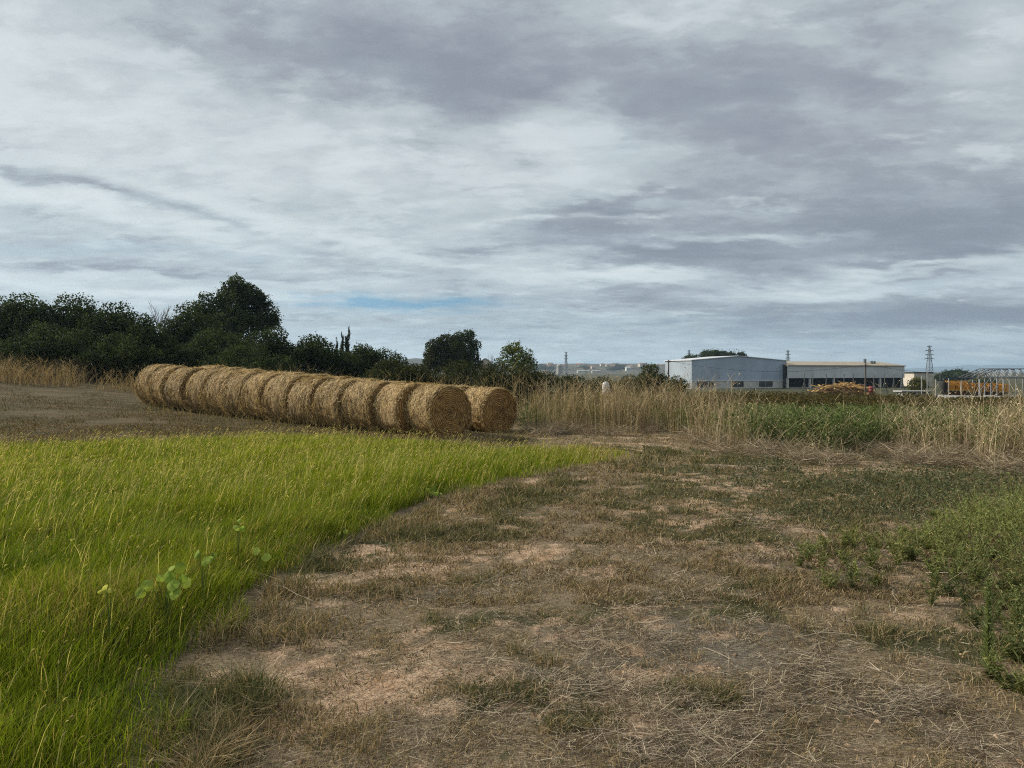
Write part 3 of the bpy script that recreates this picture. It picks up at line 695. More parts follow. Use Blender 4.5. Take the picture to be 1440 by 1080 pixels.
def right_weeds():
    g = Geo()
    n = 1000
    x = rng.uniform(1.9, 7.2, n); y = rng.uniform(3.6, 8.2, n)
    wob = (fbm(x * 1.3, y * 1.3, 271, 4) - .5) * 1.6 + np.abs(rng.normal(0, .35, n)) - .25
    back = y > 4.7
    lim = np.where(back, np.interp(y, [4.7, 5.4, 6.4, 7.4, 8.2], [3.1, 2.75, 3.1, 4.1, 5.2]), .66 * y + .08) + wob * np.where(back, 1, .5)
    k = x > lim; x, y, lim, back = x[k], y[k], lim[k], back[k]
    H = (.13 + .52 * sst(-.2, 1.0, x - lim) * rng.uniform(.35, 1.2, len(x))) * np.where(back, 1.0, .85) * np.interp(y, [2.6, 6.5, 8.2], [1, 1, .75])
    m = 130; yn = rng.uniform(3.5, 5.2, m); xn = .64 * yn - .05 + np.abs(rng.normal(0, .28, m)) + rng.random(m) * 1.3
    x = np.concatenate([x, xn]); y = np.concatenate([y, yn]); back = np.concatenate([back, np.zeros(m, bool)]); H = np.concatenate([H, rng.uniform(.14, .44, m) * (.55 + .45 * sst(-.05, .6, xn - .64 * yn))])
    for i in range(len(x)):
        base = np.array([x[i], y[i], float(ground_z(x[i], y[i])) - .01]); ns = 9; h_ = H[i]
        tone = np.clip(.25 + .5 * sst(4.5, 6.5, y[i]) + rng.normal() * .25, 0, 1)
        ca = np.array((.082, .102, .042)) * (1 - tone) + np.array((.205, .225, .075)) * tone
        a = rng.uniform(0, 6.28, ns); ln = rng.uniform(.08, .75, ns); h = h_ * rng.uniform(.5, 1.1, ns)
        def pt(j, t): return base + np.stack([np.cos(a[j]) * ln[j] * h[j] * t ** 1.3, np.sin(a[j]) * ln[j] * h[j] * t ** 1.3, h[j] * (t - .12 * t ** 3)], -1)
        for q in range(4):
            j = np.arange(ns); t0 = np.full(ns, q / 4.); g.sticks(pt(j, t0), pt(j, t0 + .25), .0042 - q * .0007, np.tile(ca * 1.35, (ns, 1)), wb=.0036 - q * .0007)
        m = 190; j = rng.integers(0, ns, m); t = rng.uniform(.1, 1, m); c = pt(j, t)
        aa = rng.uniform(0, 6.28, m); L = rng.uniform(.018, .06, m) * (1.2 - .6 * t); up = rng.normal(.5, .6, m)
        e = c + np.stack([np.cos(aa), np.sin(aa), up], 1) * (L / np.sqrt(1 + up ** 2))[:, None]
        col = ca * (1 + rng.normal(size=(m, 1)) * .28); col = np.where((rng.random(m) < .10)[:, None], cvar(m, (.20, .15, .06), (.32, .26, .13)), col)
        g.sticks(c, e, rng.uniform(.005, .011, m), np.clip(col, .008, .4), wb=.0015)
    # straw coloured dead stems among them
    m = 500; qx = rng.uniform(2.6, 7, m); qy = rng.uniform(2.8, 8, m); kk = qx > .60 * qy - .3; qx, qy = qx[kk], qy[kk]; m = len(qx)
    a_ = xyz(qx, qy); yw = rng.uniform(0, 6.28, m); L = rng.uniform(.1, .45, m); up = rng.uniform(.3, 1.5, m)
    g.sticks(a_, a_ + np.stack([np.cos(yw), np.sin(yw), up], 1) * (L / np.sqrt(1 + up ** 2))[:, None], .0035, cvar(m, (.24, .19, .11), (.44, .37, .25)))
    o = link('bushy_weeds', g.mesh('bushy_weeds', M_LEAF))
    tag(o, 'bushy fine leaved green weeds spilling in from the right side', 'weeds', kind='stuff')
right_weeds()

# single plants that stand out
M_STEM = M_LEAF
def broadleaf(px, py, d, nl, size, label, spread=.13, col=((.20, .29, .035), (.33, .40, .08))):
    x, y = at(px, d); zt = topz(py, d); gz = float(ground_z(x, y))
    e = empty('broadleaf_weed', (x, y, gz)); tag(e, label, 'plant', 'broad leaved plants poking out of the tall grass')
    H = zt - gz; g = Geo(); tops = []
    for i in range(nl):
        a = i * 2.4 + rng.uniform(-.5, .5); r = spread * math.sqrt((i + .4) / nl); t = np.array([math.cos(a) * r, math.sin(a) * r, H + rng.uniform(-.6, .6) * spread])
        tops.append((t, a)); g.tube([(0, 0, 0), (t[0] * .3, t[1] * .3, t[2] * .6), t], [.004, .003, .002], (.16, .2, .05), 4)
    link('stem', g.mesh('stem', M_STEM, True), e)
    for t, a in tops:
        s = size * rng.uniform(.7, 1.15); rr = []; V = []
        out = np.array([math.cos(a), math.sin(a), 0]); per = np.array([-math.sin(a), math.cos(a), 0]); tilt = rng.uniform(-.9, 1.0)
        nz = rng.normal(size=3) * .45 + np.array([0, -.75, .55]); nz /= np.linalg.norm(nz); ax = out * .6 + rng.normal(size=3) * .4 + np.array([0, -.1, -.2]); ax -= nz * ax.dot(nz); ax /= np.linalg.norm(ax); per = np.cross(nz, ax)
        rings = 3; sg = 14; V = [t + ax * s * .42]
        for k in range(1, rings + 1):
            for j in range(sg):
                b = 2 * math.pi * j / sg; q = k / rings
                rad = s * .5 * q * (1 + .05 * math.sin(5 * b)) * (1 - .32 * max(0, math.cos(b - math.pi)) ** 6)
                V.append(t + ax * (s * .42 + math.cos(b) * rad * 1.08) + per * math.sin(b) * rad - nz * s * .18 * (q * math.sin(b)) ** 2 + nz * s * .04 * math.sin(3 * b) * q)
        f3 = [[0, 1 + j, 1 + (j + 1) % sg] for j in range(sg)]
        f4 = [[1 + k * sg + j, 1 + (k + 1) * sg + j, 1 + (k + 1) * sg + (j + 1) % sg, 1 + k * sg + (j + 1) % sg] for k in range(rings - 1) for j in range(sg)]
        gg = Geo(); gg.add(np.array(V), np.repeat(cvar(1, *col), len(V), 0), np.array(f3), np.array(f4))
        link('leaf', gg.mesh('leaf', M_LEAF, True), e)
broadleaf(232, 815, 4.35, 13, .070, 'largest broad leaved pale green weed near the grass edge, a cluster of round leaves', .115)
broadleaf(285, 782, 4.75, 4, .062, 'pale green broad leaved weed just up and right of the largest one', .07)
broadleaf(366, 776, 5.25, 2, .06, 'small two leaved pale weed low at the shaded edge of the grass', .04)
broadleaf(154, 826, 4.1, 3, .05, 'small yellowish broad leaved weed left of the largest one', .035, ((.34, .34, .04), (.42, .42, .06)))
broadleaf(482, 746, 6.8, 2, .06, 'small round leaved weed midway along the grass edge', .04)
broadleaf(335, 738, 5.7, 3, .055, 'tiny pale leaved weed inside the grass above the two leaved one', .05)
broadleaf(606, 694, 9.1, 6, .07, 'pale leafy weed farthest along the grass edge towards the bales', .10)

def spike_weed(px, pyb, H, label):
    x, y = P(px, pyb); g = Geo(); e = empty('spike_weed', (x, y, float(ground_z(x, y)))); tag(e, label, 'plant')
    g.tube([(0, 0, 0), (.01, 0, H * .5), (.0, .01, H)], [.006, .005, .002], (.14, .17, .06), 5); link('stem', g.mesh('stem', M_STEM, True), e)
    g = Geo(); m = 1100; t = rng.uniform(.02, 1, m); a = rng.uniform(0, 6.28, m); c = np.stack([0 * t, 0 * t, t * H], 1)
    L = (.010 + .032 * (1 - t) ** .8) * rng.uniform(.5, 1.2, m)
    ee = c + np.stack([np.cos(a) * L, np.sin(a) * L, L * rng.uniform(.4, 1.4, m)], 1)
    g.sticks(c, ee, .006, cvar(m, (.15, .19, .07), (.28, .31, .14)), wb=.002); link('foliage', g.mesh('foliage', M_LEAF), e)
spike_weed(1390, 945, .50, 'upright pale green spike of a weed rising before the bushy weeds on the right')

# ------------------------------------------------------------------ straw bales
def straw_mats():
    m, nt, out = new_mat('straw_bale'); g = G(nt)
    tc = g.n('ShaderNodeTexCoord').outputs['Object']
    sp = g.n('ShaderNodeSeparateXYZ'); g.link(tc, sp.inputs[0]); x, y, z = sp.outputs
    zc = g.m('SUBTRACT', z, .5)
    r = g.m('SQRT', g.m('ADD', g.m('MULTIPLY', y, y), g.m('MULTIPLY', zc, zc))); a = g.m('ARCTAN2', zc, y)
    cb = g.n('ShaderNodeCombineXYZ'); g.link(g.m('MULTIPLY', x, 3.2), cb.inputs[0]); g.link(g.m('MULTIPLY', a, .5), cb.inputs[1]); g.link(g.m('MULTIPLY', r, 2.0), cb.inputs[2])
    info = g.n('ShaderNodeObjectInfo').outputs['Random']
    off = g.n('ShaderNodeCombineXYZ'); g.link(g.m('MULTIPLY', info, 31.0), off.inputs[0]); g.link(g.m('MULTIPLY', info, 17.0), off.inputs[1])
    q = g.vm('ADD', cb.outputs[0], off.outputs[0])
    f1 = g.noise(g.scalev(q, (1, 3.4, 1), (0, 0, R(24))), 15, 7, .7, .5); f2 = g.noise(g.scalev(q, (1, 2.2, 1), (0, 0, R(-30))), 34, 6, .72, .4); f3 = g.noise(q, 1.9, 5, .6)
    c = g.mix(g.mapr(f1, .34, .66), (.14, .095, .045), (.56, .425, .235))
    c = g.mix(g.m('MULTIPLY', g.mapr(f2, .46, .66), .65), c, (.19, .115, .048))
    c = g.mix(g.m('MULTIPLY', g.mapr(f3, .42, .72), .5), c, (.36, .22, .085))
    # end faces: rolled-up layers
    wv = g.m('SINE', g.m('ADD', g.m('ADD', g.m('MULTIPLY', r, 165.0), a), g.m('MULTIPLY', g.noise(q, 7, 5, .65), 11.0)))
    ring = g.mapr(wv, -.9, .9)
    e = g.mix(ring, (.19, .105, .038), (.60, .37, .14))
    e = g.mix(g.m('MULTIPLY', g.mapr(f2, .42, .64), .55), e, (.20, .11, .04))
    e = g.mix(g.m('MULTIPLY', g.mapr(f3, .45, .7), .45), e, (.40, .25, .11))
    geo = g.n('ShaderNodeTexCoord').outputs['Normal']; ns = g.n('ShaderNodeSeparateXYZ'); g.link(geo, ns.inputs[0])
    isend = g.mapr(g.m('ABSOLUTE', ns.outputs[0]), .65, .92)
    c = g.mix(isend, c, e)
    c = g.mix(1.0, c, g.mix(info, (.88, .86, .84), (1.1, 1.06, 1.0)), 'MULTIPLY')
    p = g.n('ShaderNodeBsdfPrincipled'); g.link(c, p.inputs['Base Color']); p.inputs['Roughness'].default_value = .85; p.inputs['Specular IOR Level'].default_value = .15
    b = g.n('ShaderNodeBump'); b.inputs['Strength'].default_value = .9; b.inputs['Distance'].default_value = .03
    h = g.m('ADD', g.m('ADD', f1, g.m('MULTIPLY', f2, .6)), g.m('MULTIPLY', g.m('MULTIPLY', ring, isend), .5)); g.link(h, b.inputs['Height'])
    nt.links.new(b.outputs[0], p.inputs['Normal']); nt.links.new(p.outputs[0], out.inputs[0])
    return m
M_BALE = straw_mats()
M_STRAW = leaf_mat('loose_straw', .18, .7, spec=.2)

def bale_mesh(seed):
    """unit bale: diameter 1 (base at z=0), length 1 along x"""
    r0 = np.random.default_rng(seed); sg = 72
    prof = [(-.5, .02), (-.502, .12), (-.506, .22), (-.508, .32), (-.504, .41), (-.49, .462), (-.465, .488), (-.42, .499)]
    prof += [(v, .5) for v in np.linspace(-.34, .34, 13)] + [(-a, b) for a, b in prof[::-1]]
    V = []; k = len(prof)
    for i, (px, pr) in enumerate(prof):
        for j in range(sg):
            a = 2 * math.pi * j / sg
            n1 = float(fbm(np.array(px * 5 + seed * 9), np.array(math.cos(a) * 2.2 + 5), seed)) - .5
            n2 = float(fbm(np.array(math.sin(a) * 2.2 + seed), np.array(px * 4 + math.cos(a) * 2.2), seed + 3)) - .5
            n3 = float(fbm(np.array(px * 13 + seed), np.array(a * 4.0), seed + 7, 3)) - .5
            rr = pr * (1 + .10 * n1 + .08 * n2 + .05 * n3 + .012 * math.sin(px * 40 + 3 * n2)); xx = px + (.07 * n2 + .05 * n1 + .04 * n3 if abs(px) > .4 else 0)
            zz = .5 + math.sin(a) * rr; zz = max(zz, .028 + .01 * n1) if pr > .3 else zz
            V.append((xx, math.cos(a) * rr * (1 + .02 * (zz < .3)), zz))
    f4 = [[i * sg + j, i * sg + (j + 1) % sg, (i + 1) * sg + (j + 1) % sg, (i + 1) * sg + j] for i in range(k - 1) for j in range(sg)]
    V += [(-.5, 0, .5), (.5, 0, .5)]; n = len(V)
    f3 = [[n - 2, (j + 1) % sg, j] for j in range(sg)] + [[n - 1, (k - 1) * sg + j, (k - 1) * sg + (j + 1) % sg] for j in range(sg)]
    me = np_mesh('straw_bale', np.array(V), [np.array(f4), np.array(f3)], None, M_BALE, True)
    # loose straw standing off the surface
    g = Geo(); m = 5200
    a = rng.uniform(0, 6.28, m); x = np.where(rng.random(m) < .4, np.sign(rng.normal(size=m)) * rng.uniform(.40, .5, m), rng.uniform(-.48, .48, m))
    rad = np.where(np.abs(x) > .45, .488, .502) + rng.uniform(-.004, .010, m)
    c = np.stack([x, np.cos(a) * rad, .5 + np.sin(a) * rad], 1)
    ok = c[:, 2] > .03; c, a = c[ok], a[ok]; m = len(c)
    tang = np.stack([0 * a, -np.sin(a), np.cos(a)], 1); nr = np.stack([0 * a, np.cos(a), np.sin(a)], 1); axx = np.array([1., 0, 0])
    ph = rng.normal(0, .75, m)[:, None]
    dr = tang * np.cos(ph) + axx * np.sin(ph); L = rng.uniform(.04, .17, m)[:, None]
    lift = rng.normal(0, .12, m)[:, None] + .05
    e = c + dr * L + nr * (lift * L - L * L * .5)
    g.sticks(c, e, rng.uniform(.005, .011, m), np.where((rng.random(m) < .35)[:, None], cvar(m, (.09, .055, .022), (.20, .13, .055), .2), cvar(m, (.36, .25, .11), (.74, .57, .31), .2)), nr + rng.normal(size=(m, 3)) * .5)
    m = 1700; r_ = .49 * np.sqrt(rng.random(m)); a = rng.uniform(0, 6.28, m); sd = np.sign(rng.normal(size=m))
    c = np.stack([sd * (.505 + rng.uniform(0, .012, m)), np.cos(a) * r_, .5 + np.sin(a) * r_], 1); c[:, 2] = np.maximum(c[:, 2], .05)
    ph = rng.normal(0, .4, m)[:, None]; tang = np.stack([0 * a, -np.sin(a), np.cos(a)], 1); nr = np.stack([0 * a, np.cos(a), np.sin(a)], 1)
    e = c + (tang * np.cos(ph) + nr * np.sin(ph)) * rng.uniform(.03, .13, m)[:, None]; e[:, 0] += sd * np.abs(rng.normal(0, .012, m))
    g.sticks(c, e, rng.uniform(.004, .009, m), np.where((rng.random(m) < .4)[:, None], cvar(m, (.07, .038, .014), (.15, .085, .03)), cvar(m, (.36, .215, .08), (.70, .48, .22), .2)))
    # rim and foot fringe
    m = 700; a = rng.uniform(-3.0, .2, m); sd = np.sign(rng.normal(size=m)); c = np.stack([sd * .49, np.cos(a) * .475, .5 + np.sin(a) * .475], 1); c[:, 2] = np.maximum(c[:, 2], .04)
    e = c + np.stack([sd * rng.uniform(0, .06, m), rng.normal(0, .03, m) + np.cos(a) * .03, -rng.uniform(.01, .12, m)], 1); e[:, 2] = np.maximum(e[:, 2], .004)
    g.sticks(c, e, .006, cvar(m, (.28, .19, .08), (.55, .42, .23), .2))
    return me, g.mesh('straw_fringe', M_STRAW)

ORD = ['nearest', 'second', 'third', 'fourth', 'fifth', 'sixth', 'seventh', 'eighth', 'ninth', 'tenth', 'eleventh', 'twelfth', 'thirteenth', 'fourteenth', 'fifteenth']
BALES = [bale_mesh(s) for s in (1, 2, 3, 4)]
def bale(x, y, D, L, yaw, k, label, zoff=0.0):
    me, fr = BALES[k % 4]
    o = link('straw_bale', me, None, (x, y, float(ground_z(x, y)) - .03 + zoff))
    o.rotation_euler = (0, 0, yaw + (math.pi if k % 3 == 1 else 0)); o.scale = (L, D, D)
    c = link('straw_fringe', fr, o)
    tag(o, label, 'straw bale', 'round straw bales in two rows')
    return o

def bale_rows():
    phi = R(38); ax = np.array([-math.cos(phi), math.sin(phi)])
    c0 = np.array([(637 - 720) / F * 17.5, 17.5])
    t = 0.0; rr = random.Random(5)
    for i in range(13):
        L = 1.0 + rr.uniform(-.04, .05); D = float(np.interp(t, [0, 2.5, 5.2, 10, 15], [1.27, 1.32, 1.40, 1.45, 1.50]))
        # the ends are staggered a little, and the first bales are turned more towards the viewer
        jit = rr.uniform(-.06, .06); yaw = math.pi - phi + rr.uniform(-.05, .05) - [.24, .10, .04, 0][min(i, 3)]
        c = c0 + ax * (t + L / 2) + np.array([math.sin(phi), math.cos(phi)]) * jit
        if i == 0: lab = 'round straw bale nearest the viewer in the front row, its dark rolled end face showing'
        elif i == 12: lab = 'farthest straw bale of the front row, at its left end beside the green weeds'
        else: lab = f'{ORD[i]} straw bale of the front row counted from the exposed end face'
        bale(c[0], c[1], D, L, yaw, i, lab)
        t += L + .105 + rr.uniform(0, .07)
    c0 = np.array([(707 - 720) / F * 19.1, 19.1]); t = 0.0
    for i in range(12):
        L = 1.12 + rr.uniform(-.03, .05); D = float(np.interp(t, [0, 2.5, 5.2, 10, 15], [1.20, 1.27, 1.36, 1.45, 1.48]))
        c = c0 + ax * (t + L / 2); yaw = math.pi - phi + rr.uniform(-.05, .05) - [.20, .08, 0][min(i, 2)]
        if i == 0: lab = 'straw bale at the right end of the back row, orange end face by dry weeds'
        else: lab = f'{ORD[i]} straw bale from the right in the back row'
        bale(c[0], c[1], D, L, yaw, i + 2, lab)
        t += L + .08 + rr.uniform(0, .06)
bale_rows()

# ------------------------------------------------------------------ trees and shrubs
DARK = ((.021, .034, .012), (.066, .090, .030))
def crown_geo(lobes, n, size, cols, gap=.40, shell=.55, seed=1, aspect=.6):
    """lobes: (cx,cy,cz,rx,ry,rz) in local metres. Leaf clumps through the volume."""
    g = Geo(); lobes = np.array(lobes, float); vol = lobes[:, 3] * lobes[:, 4] * lobes[:, 5]
    li = rng.choice(len(lobes), n, p=vol ** .75 / (vol ** .75).sum())
    u = rng.normal(size=(n, 3)); u /= np.linalg.norm(u, axis=1, keepdims=True)
    rad = (shell + (1 - shell) * rng.random(n) ** .6) * np.where(rng.random(n) < .22, rng.random(n), 1.0)
    # ragged outline: radius modulated by direction noise, clumps
    nz = fbm(u[:, 0] * 3.1 + li * 7.7 + 20, u[:, 2] * 3.1 + u[:, 1] * 2.3 + seed, seed, 4)
    rad = rad * (.70 + .55 * nz)
    c = lobes[li, :3] + u * lobes[li, 3:] * rad[:, None]
    sc = lobes[:, 3:].mean()
    cl = fbm(c[:, 0] * 2.6 / sc + c[:, 1] * 1.7 / sc, c[:, 2] * 2.8 / sc + c[:, 1] * .9 / sc, seed + 5, 4)
    k = cl > gap * rng.uniform(.7, 1.25, n)
    c, u, cl = c[k], u[k], cl[k]; m = len(c)
    # sprays sticking out of the outline
    tone = np.clip((cl - .35) * 2.2, 0, 1)[:, None]
    col = np.asarray(cols[0]) * (1 - tone) + np.asarray(cols[1]) * tone
    col = np.clip(col * (1 + rng.normal(size=(m, 1)) * .22), .004, .5)
    g.leaves(c, size * rng.uniform(.6, 1.35, m), col, u * .8, 1, aspect)
    q = rng.choice(m, min(m, max(20, m // 14)), replace=False)
    e = c[q] + (u[q] + np.array([0, 0, .35]) + rng.normal(size=(len(q), 3)) * .35) * size * rng.uniform(.4, 1.3, (len(q), 1))
    for f in (.35, .7, 1.0):
        g.leaves(c[q] + (e - c[q]) * f + rng.normal(size=(len(q), 3)) * size * .25, size * rng.uniform(.5, .95, len(q)), col[q], None, 1, aspect)
    return g

def tree(name, px, py_top, w_px, d, label, n=5000, size=.22, cols=DARK, kind='round', group=None, depth=1.0, bottom=.12, seed=1, gap=.36, trunk=True, pxl=None):
    x, y = at(px, d); gz = float(ground_z(x, y)); H = topz(py_top, d) - gz; W = w_px * d / F
    e = empty(name, (x, y, gz)); tag(e, label, 'shrub' if 'shrub' in name else 'tree', group)
    r0 = random.Random(seed); lobes = []
    if pxl:                                                       # measured crown masses: (px, py, radius px)
        for i, (qx, qy, qr) in enumerate(pxl):
            r_ = qr * d / F; lobes.append(((qx - px) * d / F, (i % 3 - 1) * r_ * .6, topz(qy, d) - gz, r_, r_, r_ * .95))
    elif kind == 'round':
        k = 9
        for i in range(k):
            a = i * 2.399; rr = math.sqrt((i + .3) / k) * .36
            lobes.append((math.cos(a) * rr * W, math.sin(a) * rr * W * depth, H * (bottom + (1 - bottom) * r0.uniform(.36, .74 - .30 * rr)), W * r0.uniform(.17, .27), W * depth * r0.uniform(.2, .3), H * (1 - bottom) * r0.uniform(.20, .32)))
        lobes.append((r0.uniform(-.06, .06) * W, 0, H * .80, W * .24, W * depth * .24, H * .22))
        lobes.append((0, 0, H * (bottom + .28), W * .42, W * depth * .4, H * .30))
    elif kind == 'pine':
        for i in range(15):
            t = i / 14; zc = H * (.30 + .62 * t); rr = W * .34 * (1 - .78 * t ** 1.3) * r0.uniform(.75, 1.15); a = i * 2.4
            lobes.append((math.cos(a) * rr * .9, math.sin(a) * rr * .9, zc, W * .19 * (1.15 - .45 * t), W * .19 * (1.15 - .45 * t), H * .105))
        lobes.append((0, 0, H * .55, W * .26, W * .26, H * .26)); lobes.append((.02 * W, 0, H * .90, W * .09, W * .09, H * .11)); lobes.append((.16 * W, 0, H * .84, W * .10, W * .1, H * .08)); lobes.append((-.20 * W, 0, H * .76, W * .11, W * .1, H * .09))
    elif kind == 'cypress':
        for i in range(9):
            t = i / 8; q = W * r0.uniform(.34, .58) * (1 - .80 * t ** 1.4); lobes.append((r0.uniform(-.16, .16) * W, 0, H * (.1 + .82 * t), q, q, H * .085))
    elif kind == 'umbrella':
        for i in range(8):
            a = i * 2.4; rr = math.sqrt((i + .3) / 8) * .38
            lobes.append((math.cos(a) * rr * W, math.sin(a) * rr * W, H * (.80 - .20 * rr), W * .19, W * .19, H * .18))
    if kind == 'round' and d < 60: lobes.append((0, 0, H * .18, W * .46, W * depth * .3, H * .22))
    g = crown_geo(lobes, int(n * 1.9), size * .72, cols, gap - (.13 if d < 60 and 'shrub' in name else .05), seed=seed * 13 + 1)
    link('crown', g.mesh('crown', M_LEAF), e)
    if trunk:
        g = Geo(); tr = max(.05, H * .028); bc = (.07, .055, .04)
        zt = H * (.8 if kind in ('pine', 'cypress') else .55)
        lean = r0.uniform(-.05, .05) * H
        g.tube([(0, 0, -.1), (lean * .3, 0, zt * .4), (lean, 0, zt)], [tr * 1.25, tr, tr * .35], bc, 7)
        for i in range(5):
            a = r0.uniform(0, 6.28); z0 = zt * r0.uniform(.3, .8); L = W * r0.uniform(.2, .34)
            g.tube([(lean * z0 / zt, 0, z0), (math.cos(a) * L * .5, math.sin(a) * L * .5, z0 + L * .35), (math.cos(a) * L, math.sin(a) * L, z0 + L * .6)], [tr * .5, tr * .33, tr * .12], bc, 5)
        link('trunk', g.mesh('trunk', M_BARK, True), e)
    return e

HG = 'dark evergreen shrubs along the field edge'
OL = ((.022, .030, .010), (.065, .074, .024))
tree('evergreen_shrub', -60, 412, 150, 40, 'dark evergreen shrub cut by the left edge of the picture', 8000, .20, seed=1, group=HG)
tree('evergreen_shrub', 22, 413, 130, 39, 'broad dark evergreen shrub second from the left edge, behind the dry grass', 9000, .20, seed=2, group=HG)
tree('evergreen_shrub', 100, 413, 120, 40, 'tallest dark evergreen shrub of the left thicket, with a level bushy top', 9000, .20, seed=3, group=HG)
tree('evergreen_shrub', 158, 424, 95, 39, 'dark evergreen shrub on the right shoulder of the left thicket', 7000, .19, seed=4, group=HG)
tree('evergreen_shrub', 200, 446, 66, 38, 'lower dark shrub sloping down to the notch where bare twigs show', 5000, .18, seed=5, group=HG)
tree('evergreen_shrub', 60, 452, 150, 35.5, 'low near black shrub in front of the left thicket behind the dry grass', 7000, .18, seed=6, group=HG, bottom=.02)
tree('evergreen_shrub', 168, 468, 110, 35.5, 'low dark shrub left of the notch, right above the dry grass end', 5500, .17, seed=7, group=HG, bottom=.02)
tree('evergreen_shrub', 262, 424, 86, 44, 'dark shrub rising between the bare twigs and the tall pine', 7000, .20, seed=8, group=HG)
tree('pine_tree', 335, 384, 118, 58, 'tallest dark pine standing above the hedge behind the bales', 15000, .25, DARK, 'pine', seed=9, gap=.36, pxl=[(336, 399, 13), (328, 408, 16), (315, 416, 15), (351, 412, 15), (366, 424, 15), (346, 420, 22), (302, 430, 20), (336, 432, 34), (362, 446, 26), (286, 446, 20), (312, 456, 30), (378, 452, 14), (340, 466, 36)])
tree('evergreen_shrub', 300, 462, 130, 41, 'wide dark shrub in front of the tall pine', 8000, .19, seed=10, group=HG, bottom=.02)
tree('evergreen_shrub', 232, 478, 70, 38, 'small dark shrub below the bare twigs behind the far bale end', 4000, .17, seed=11, group=HG, bottom=.02)
tree('evergreen_shrub', 345, 486, 130, 37, 'low dark shrub peeking over the bales below the tall pine', 7000, .16, seed=25, group=HG, bottom=-.1)
tree('evergreen_shrub', 385, 458, 80, 46, 'dark shrub against the right flank of the tall pine', 5500, .20, seed=12, group=HG, bottom=.02)
tree('evergreen_shrub', 436, 470, 86, 46, 'rounded dark shrub between the tall pine and the cypresses', 6000, .20, seed=13, group=HG, bottom=.02)
tree('evergreen_shrub', 480, 492, 70, 48, 'dark shrub directly below the cypresses', 4200, .19, seed=14, group=HG, bottom=.02)
tree('evergreen_shrub', 514, 484, 76, 50, 'dark shrub just right of the cypresses', 5200, .20, seed=15, group=HG, bottom=.02)
tree('evergreen_shrub', 556, 496, 58, 52, 'small ragged dark shrub tapering the hedge towards the gap of sky', 3600, .19, seed=16, group=HG, bottom=.02)
CG = 'slim cypresses above the hedge'
tree('cypress_tree', 489, 458, 11, 78, 'tallest slim cypress of the three above the hedge', 1300, .26, DARK, 'cypress', CG, seed=17)
tree('cypress_tree', 481, 466, 8, 78, 'middle thin cypress of the three, in between the others', 900, .24, DARK, 'cypress', CG, seed=18)
tree('cypress_tree', 474, 474, 9, 77, 'shortest cypress of the three, on their left', 800, .24, DARK, 'cypress', CG, seed=19)
tree('round_tree', 626, 470, 78, 84, 'broad dark round tree standing in front of the taller twin behind the bales', 6500, .32, ((.028, .036, .013), (.065, .075, .024)), seed=20, gap=.34, pxl=[(612, 488, 14), (628, 483, 15), (604, 499, 10), (641, 494, 15), (622, 503, 22), (634, 510, 18), (608, 514, 16)])
tree('round_tree', 656, 460, 46, 92, 'tall dark tree behind the broad round one, higher on its right side', 5500, .32, DARK, seed=21, gap=.36, pxl=[(645, 476, 10), (658, 473, 11), (668, 485, 9), (655, 490, 15), (640, 482, 9), (664, 500, 11), (654, 508, 14), (648, 516, 18), (668, 514, 12)])
LG = 'low olive shrubs behind the bales'
for i, (px, py, w, lab) in enumerate([(588, 511, 80, 'low olive green shrub right behind the gap of sky, left of the round trees'), (640, 506, 100, 'low olive green shrub under the round dark trees'),
                                      (692, 509, 90, 'low olive green shrub in front of the small pale house'), (744, 513, 80, 'low olive shrub at the foot of the loose leaved tree'), (545, 504, 80, 'low olive shrub hidden in front of the dark hedge end')]):
    tree('olive_shrub', px, py, w, 42 + i % 2, lab, 6000, .15, OL, group=LG, seed=30 + i, bottom=.0)
tree('loose_tree', 727, 480, 66, 52, 'loose leaved green tree with sky showing through, right of the small house', 3600, .20, ((.058, .080, .020), (.150, .175, .045)), seed=36, gap=.44, bottom=.05, pxl=[(714, 494, 10), (726, 490, 11), (740, 498, 11), (722, 506, 20), (748, 510, 9), (734, 514, 20), (706, 510, 12)])
FG = 'dark shrubs in the middle distance'
for i, (px, py, w, d, lab) in enumerate([(800, 527, 60, 75, 'dark green shrub below the far pylon, left of the white tank'), (845, 529, 60, 80, 'dark green shrub right behind the white tank'),
                                         (885, 527, 50, 78, 'dark shrub between the white tank and the leafy shrub by the warehouse')]):
    tree('dark_shrub', px, py, w, d, lab, 2600, .25, ((.03, .04, .015), (.07, .08, .03)), group=FG, seed=40 + i, bottom=0)
tree('leafy_shrub', 915, 511, 56, 60, 'tall dark leafy shrub left of the blue grey warehouse', 4200, .22, ((.03, .04, .014), (.08, .09, .03)), seed=44, bottom=0)
tree('leafy_shrub', 950, 528, 40, 58, 'lower leafy shrub in front of the warehouse corner', 2200, .18, ((.035, .045, .015), (.09, .10, .03)), seed=45, bottom=0)
PG = 'stone pines behind the warehouse roof'
tree('stone_pine', 1003, 489, 46, 250, 'largest dark stone pine behind the ridge of the blue grey warehouse', 2600, .9, DARK, 'umbrella', PG, seed=50)
tree('stone_pine', 974, 497, 34, 245, 'stone pine left of the largest one, low over the warehouse roof', 1800, .9, DARK, 'umbrella', PG, seed=51)
tree('stone_pine', 1026, 492, 22, 255, 'narrow stone pine just right of the largest one', 1200, .9, DARK, 'umbrella', PG, seed=52)
tree('stone_pine', 1043, 492, 16, 255, 'smallest stone pine at the right end of the clump over the warehouse', 1000, .9, DARK, 'umbrella', PG, seed=53)
tree('far_tree', 1345, 520, 50, 330, 'broad dark tree clump on the plain right of the big pylon', 2600, 1.1, DARK, seed=54, bottom=0)
tree('far_tree', 1325, 525, 24, 320, 'small dark tree beside the broad one right of the big pylon', 1000, 1.0, DARK, seed=55, bottom=0)
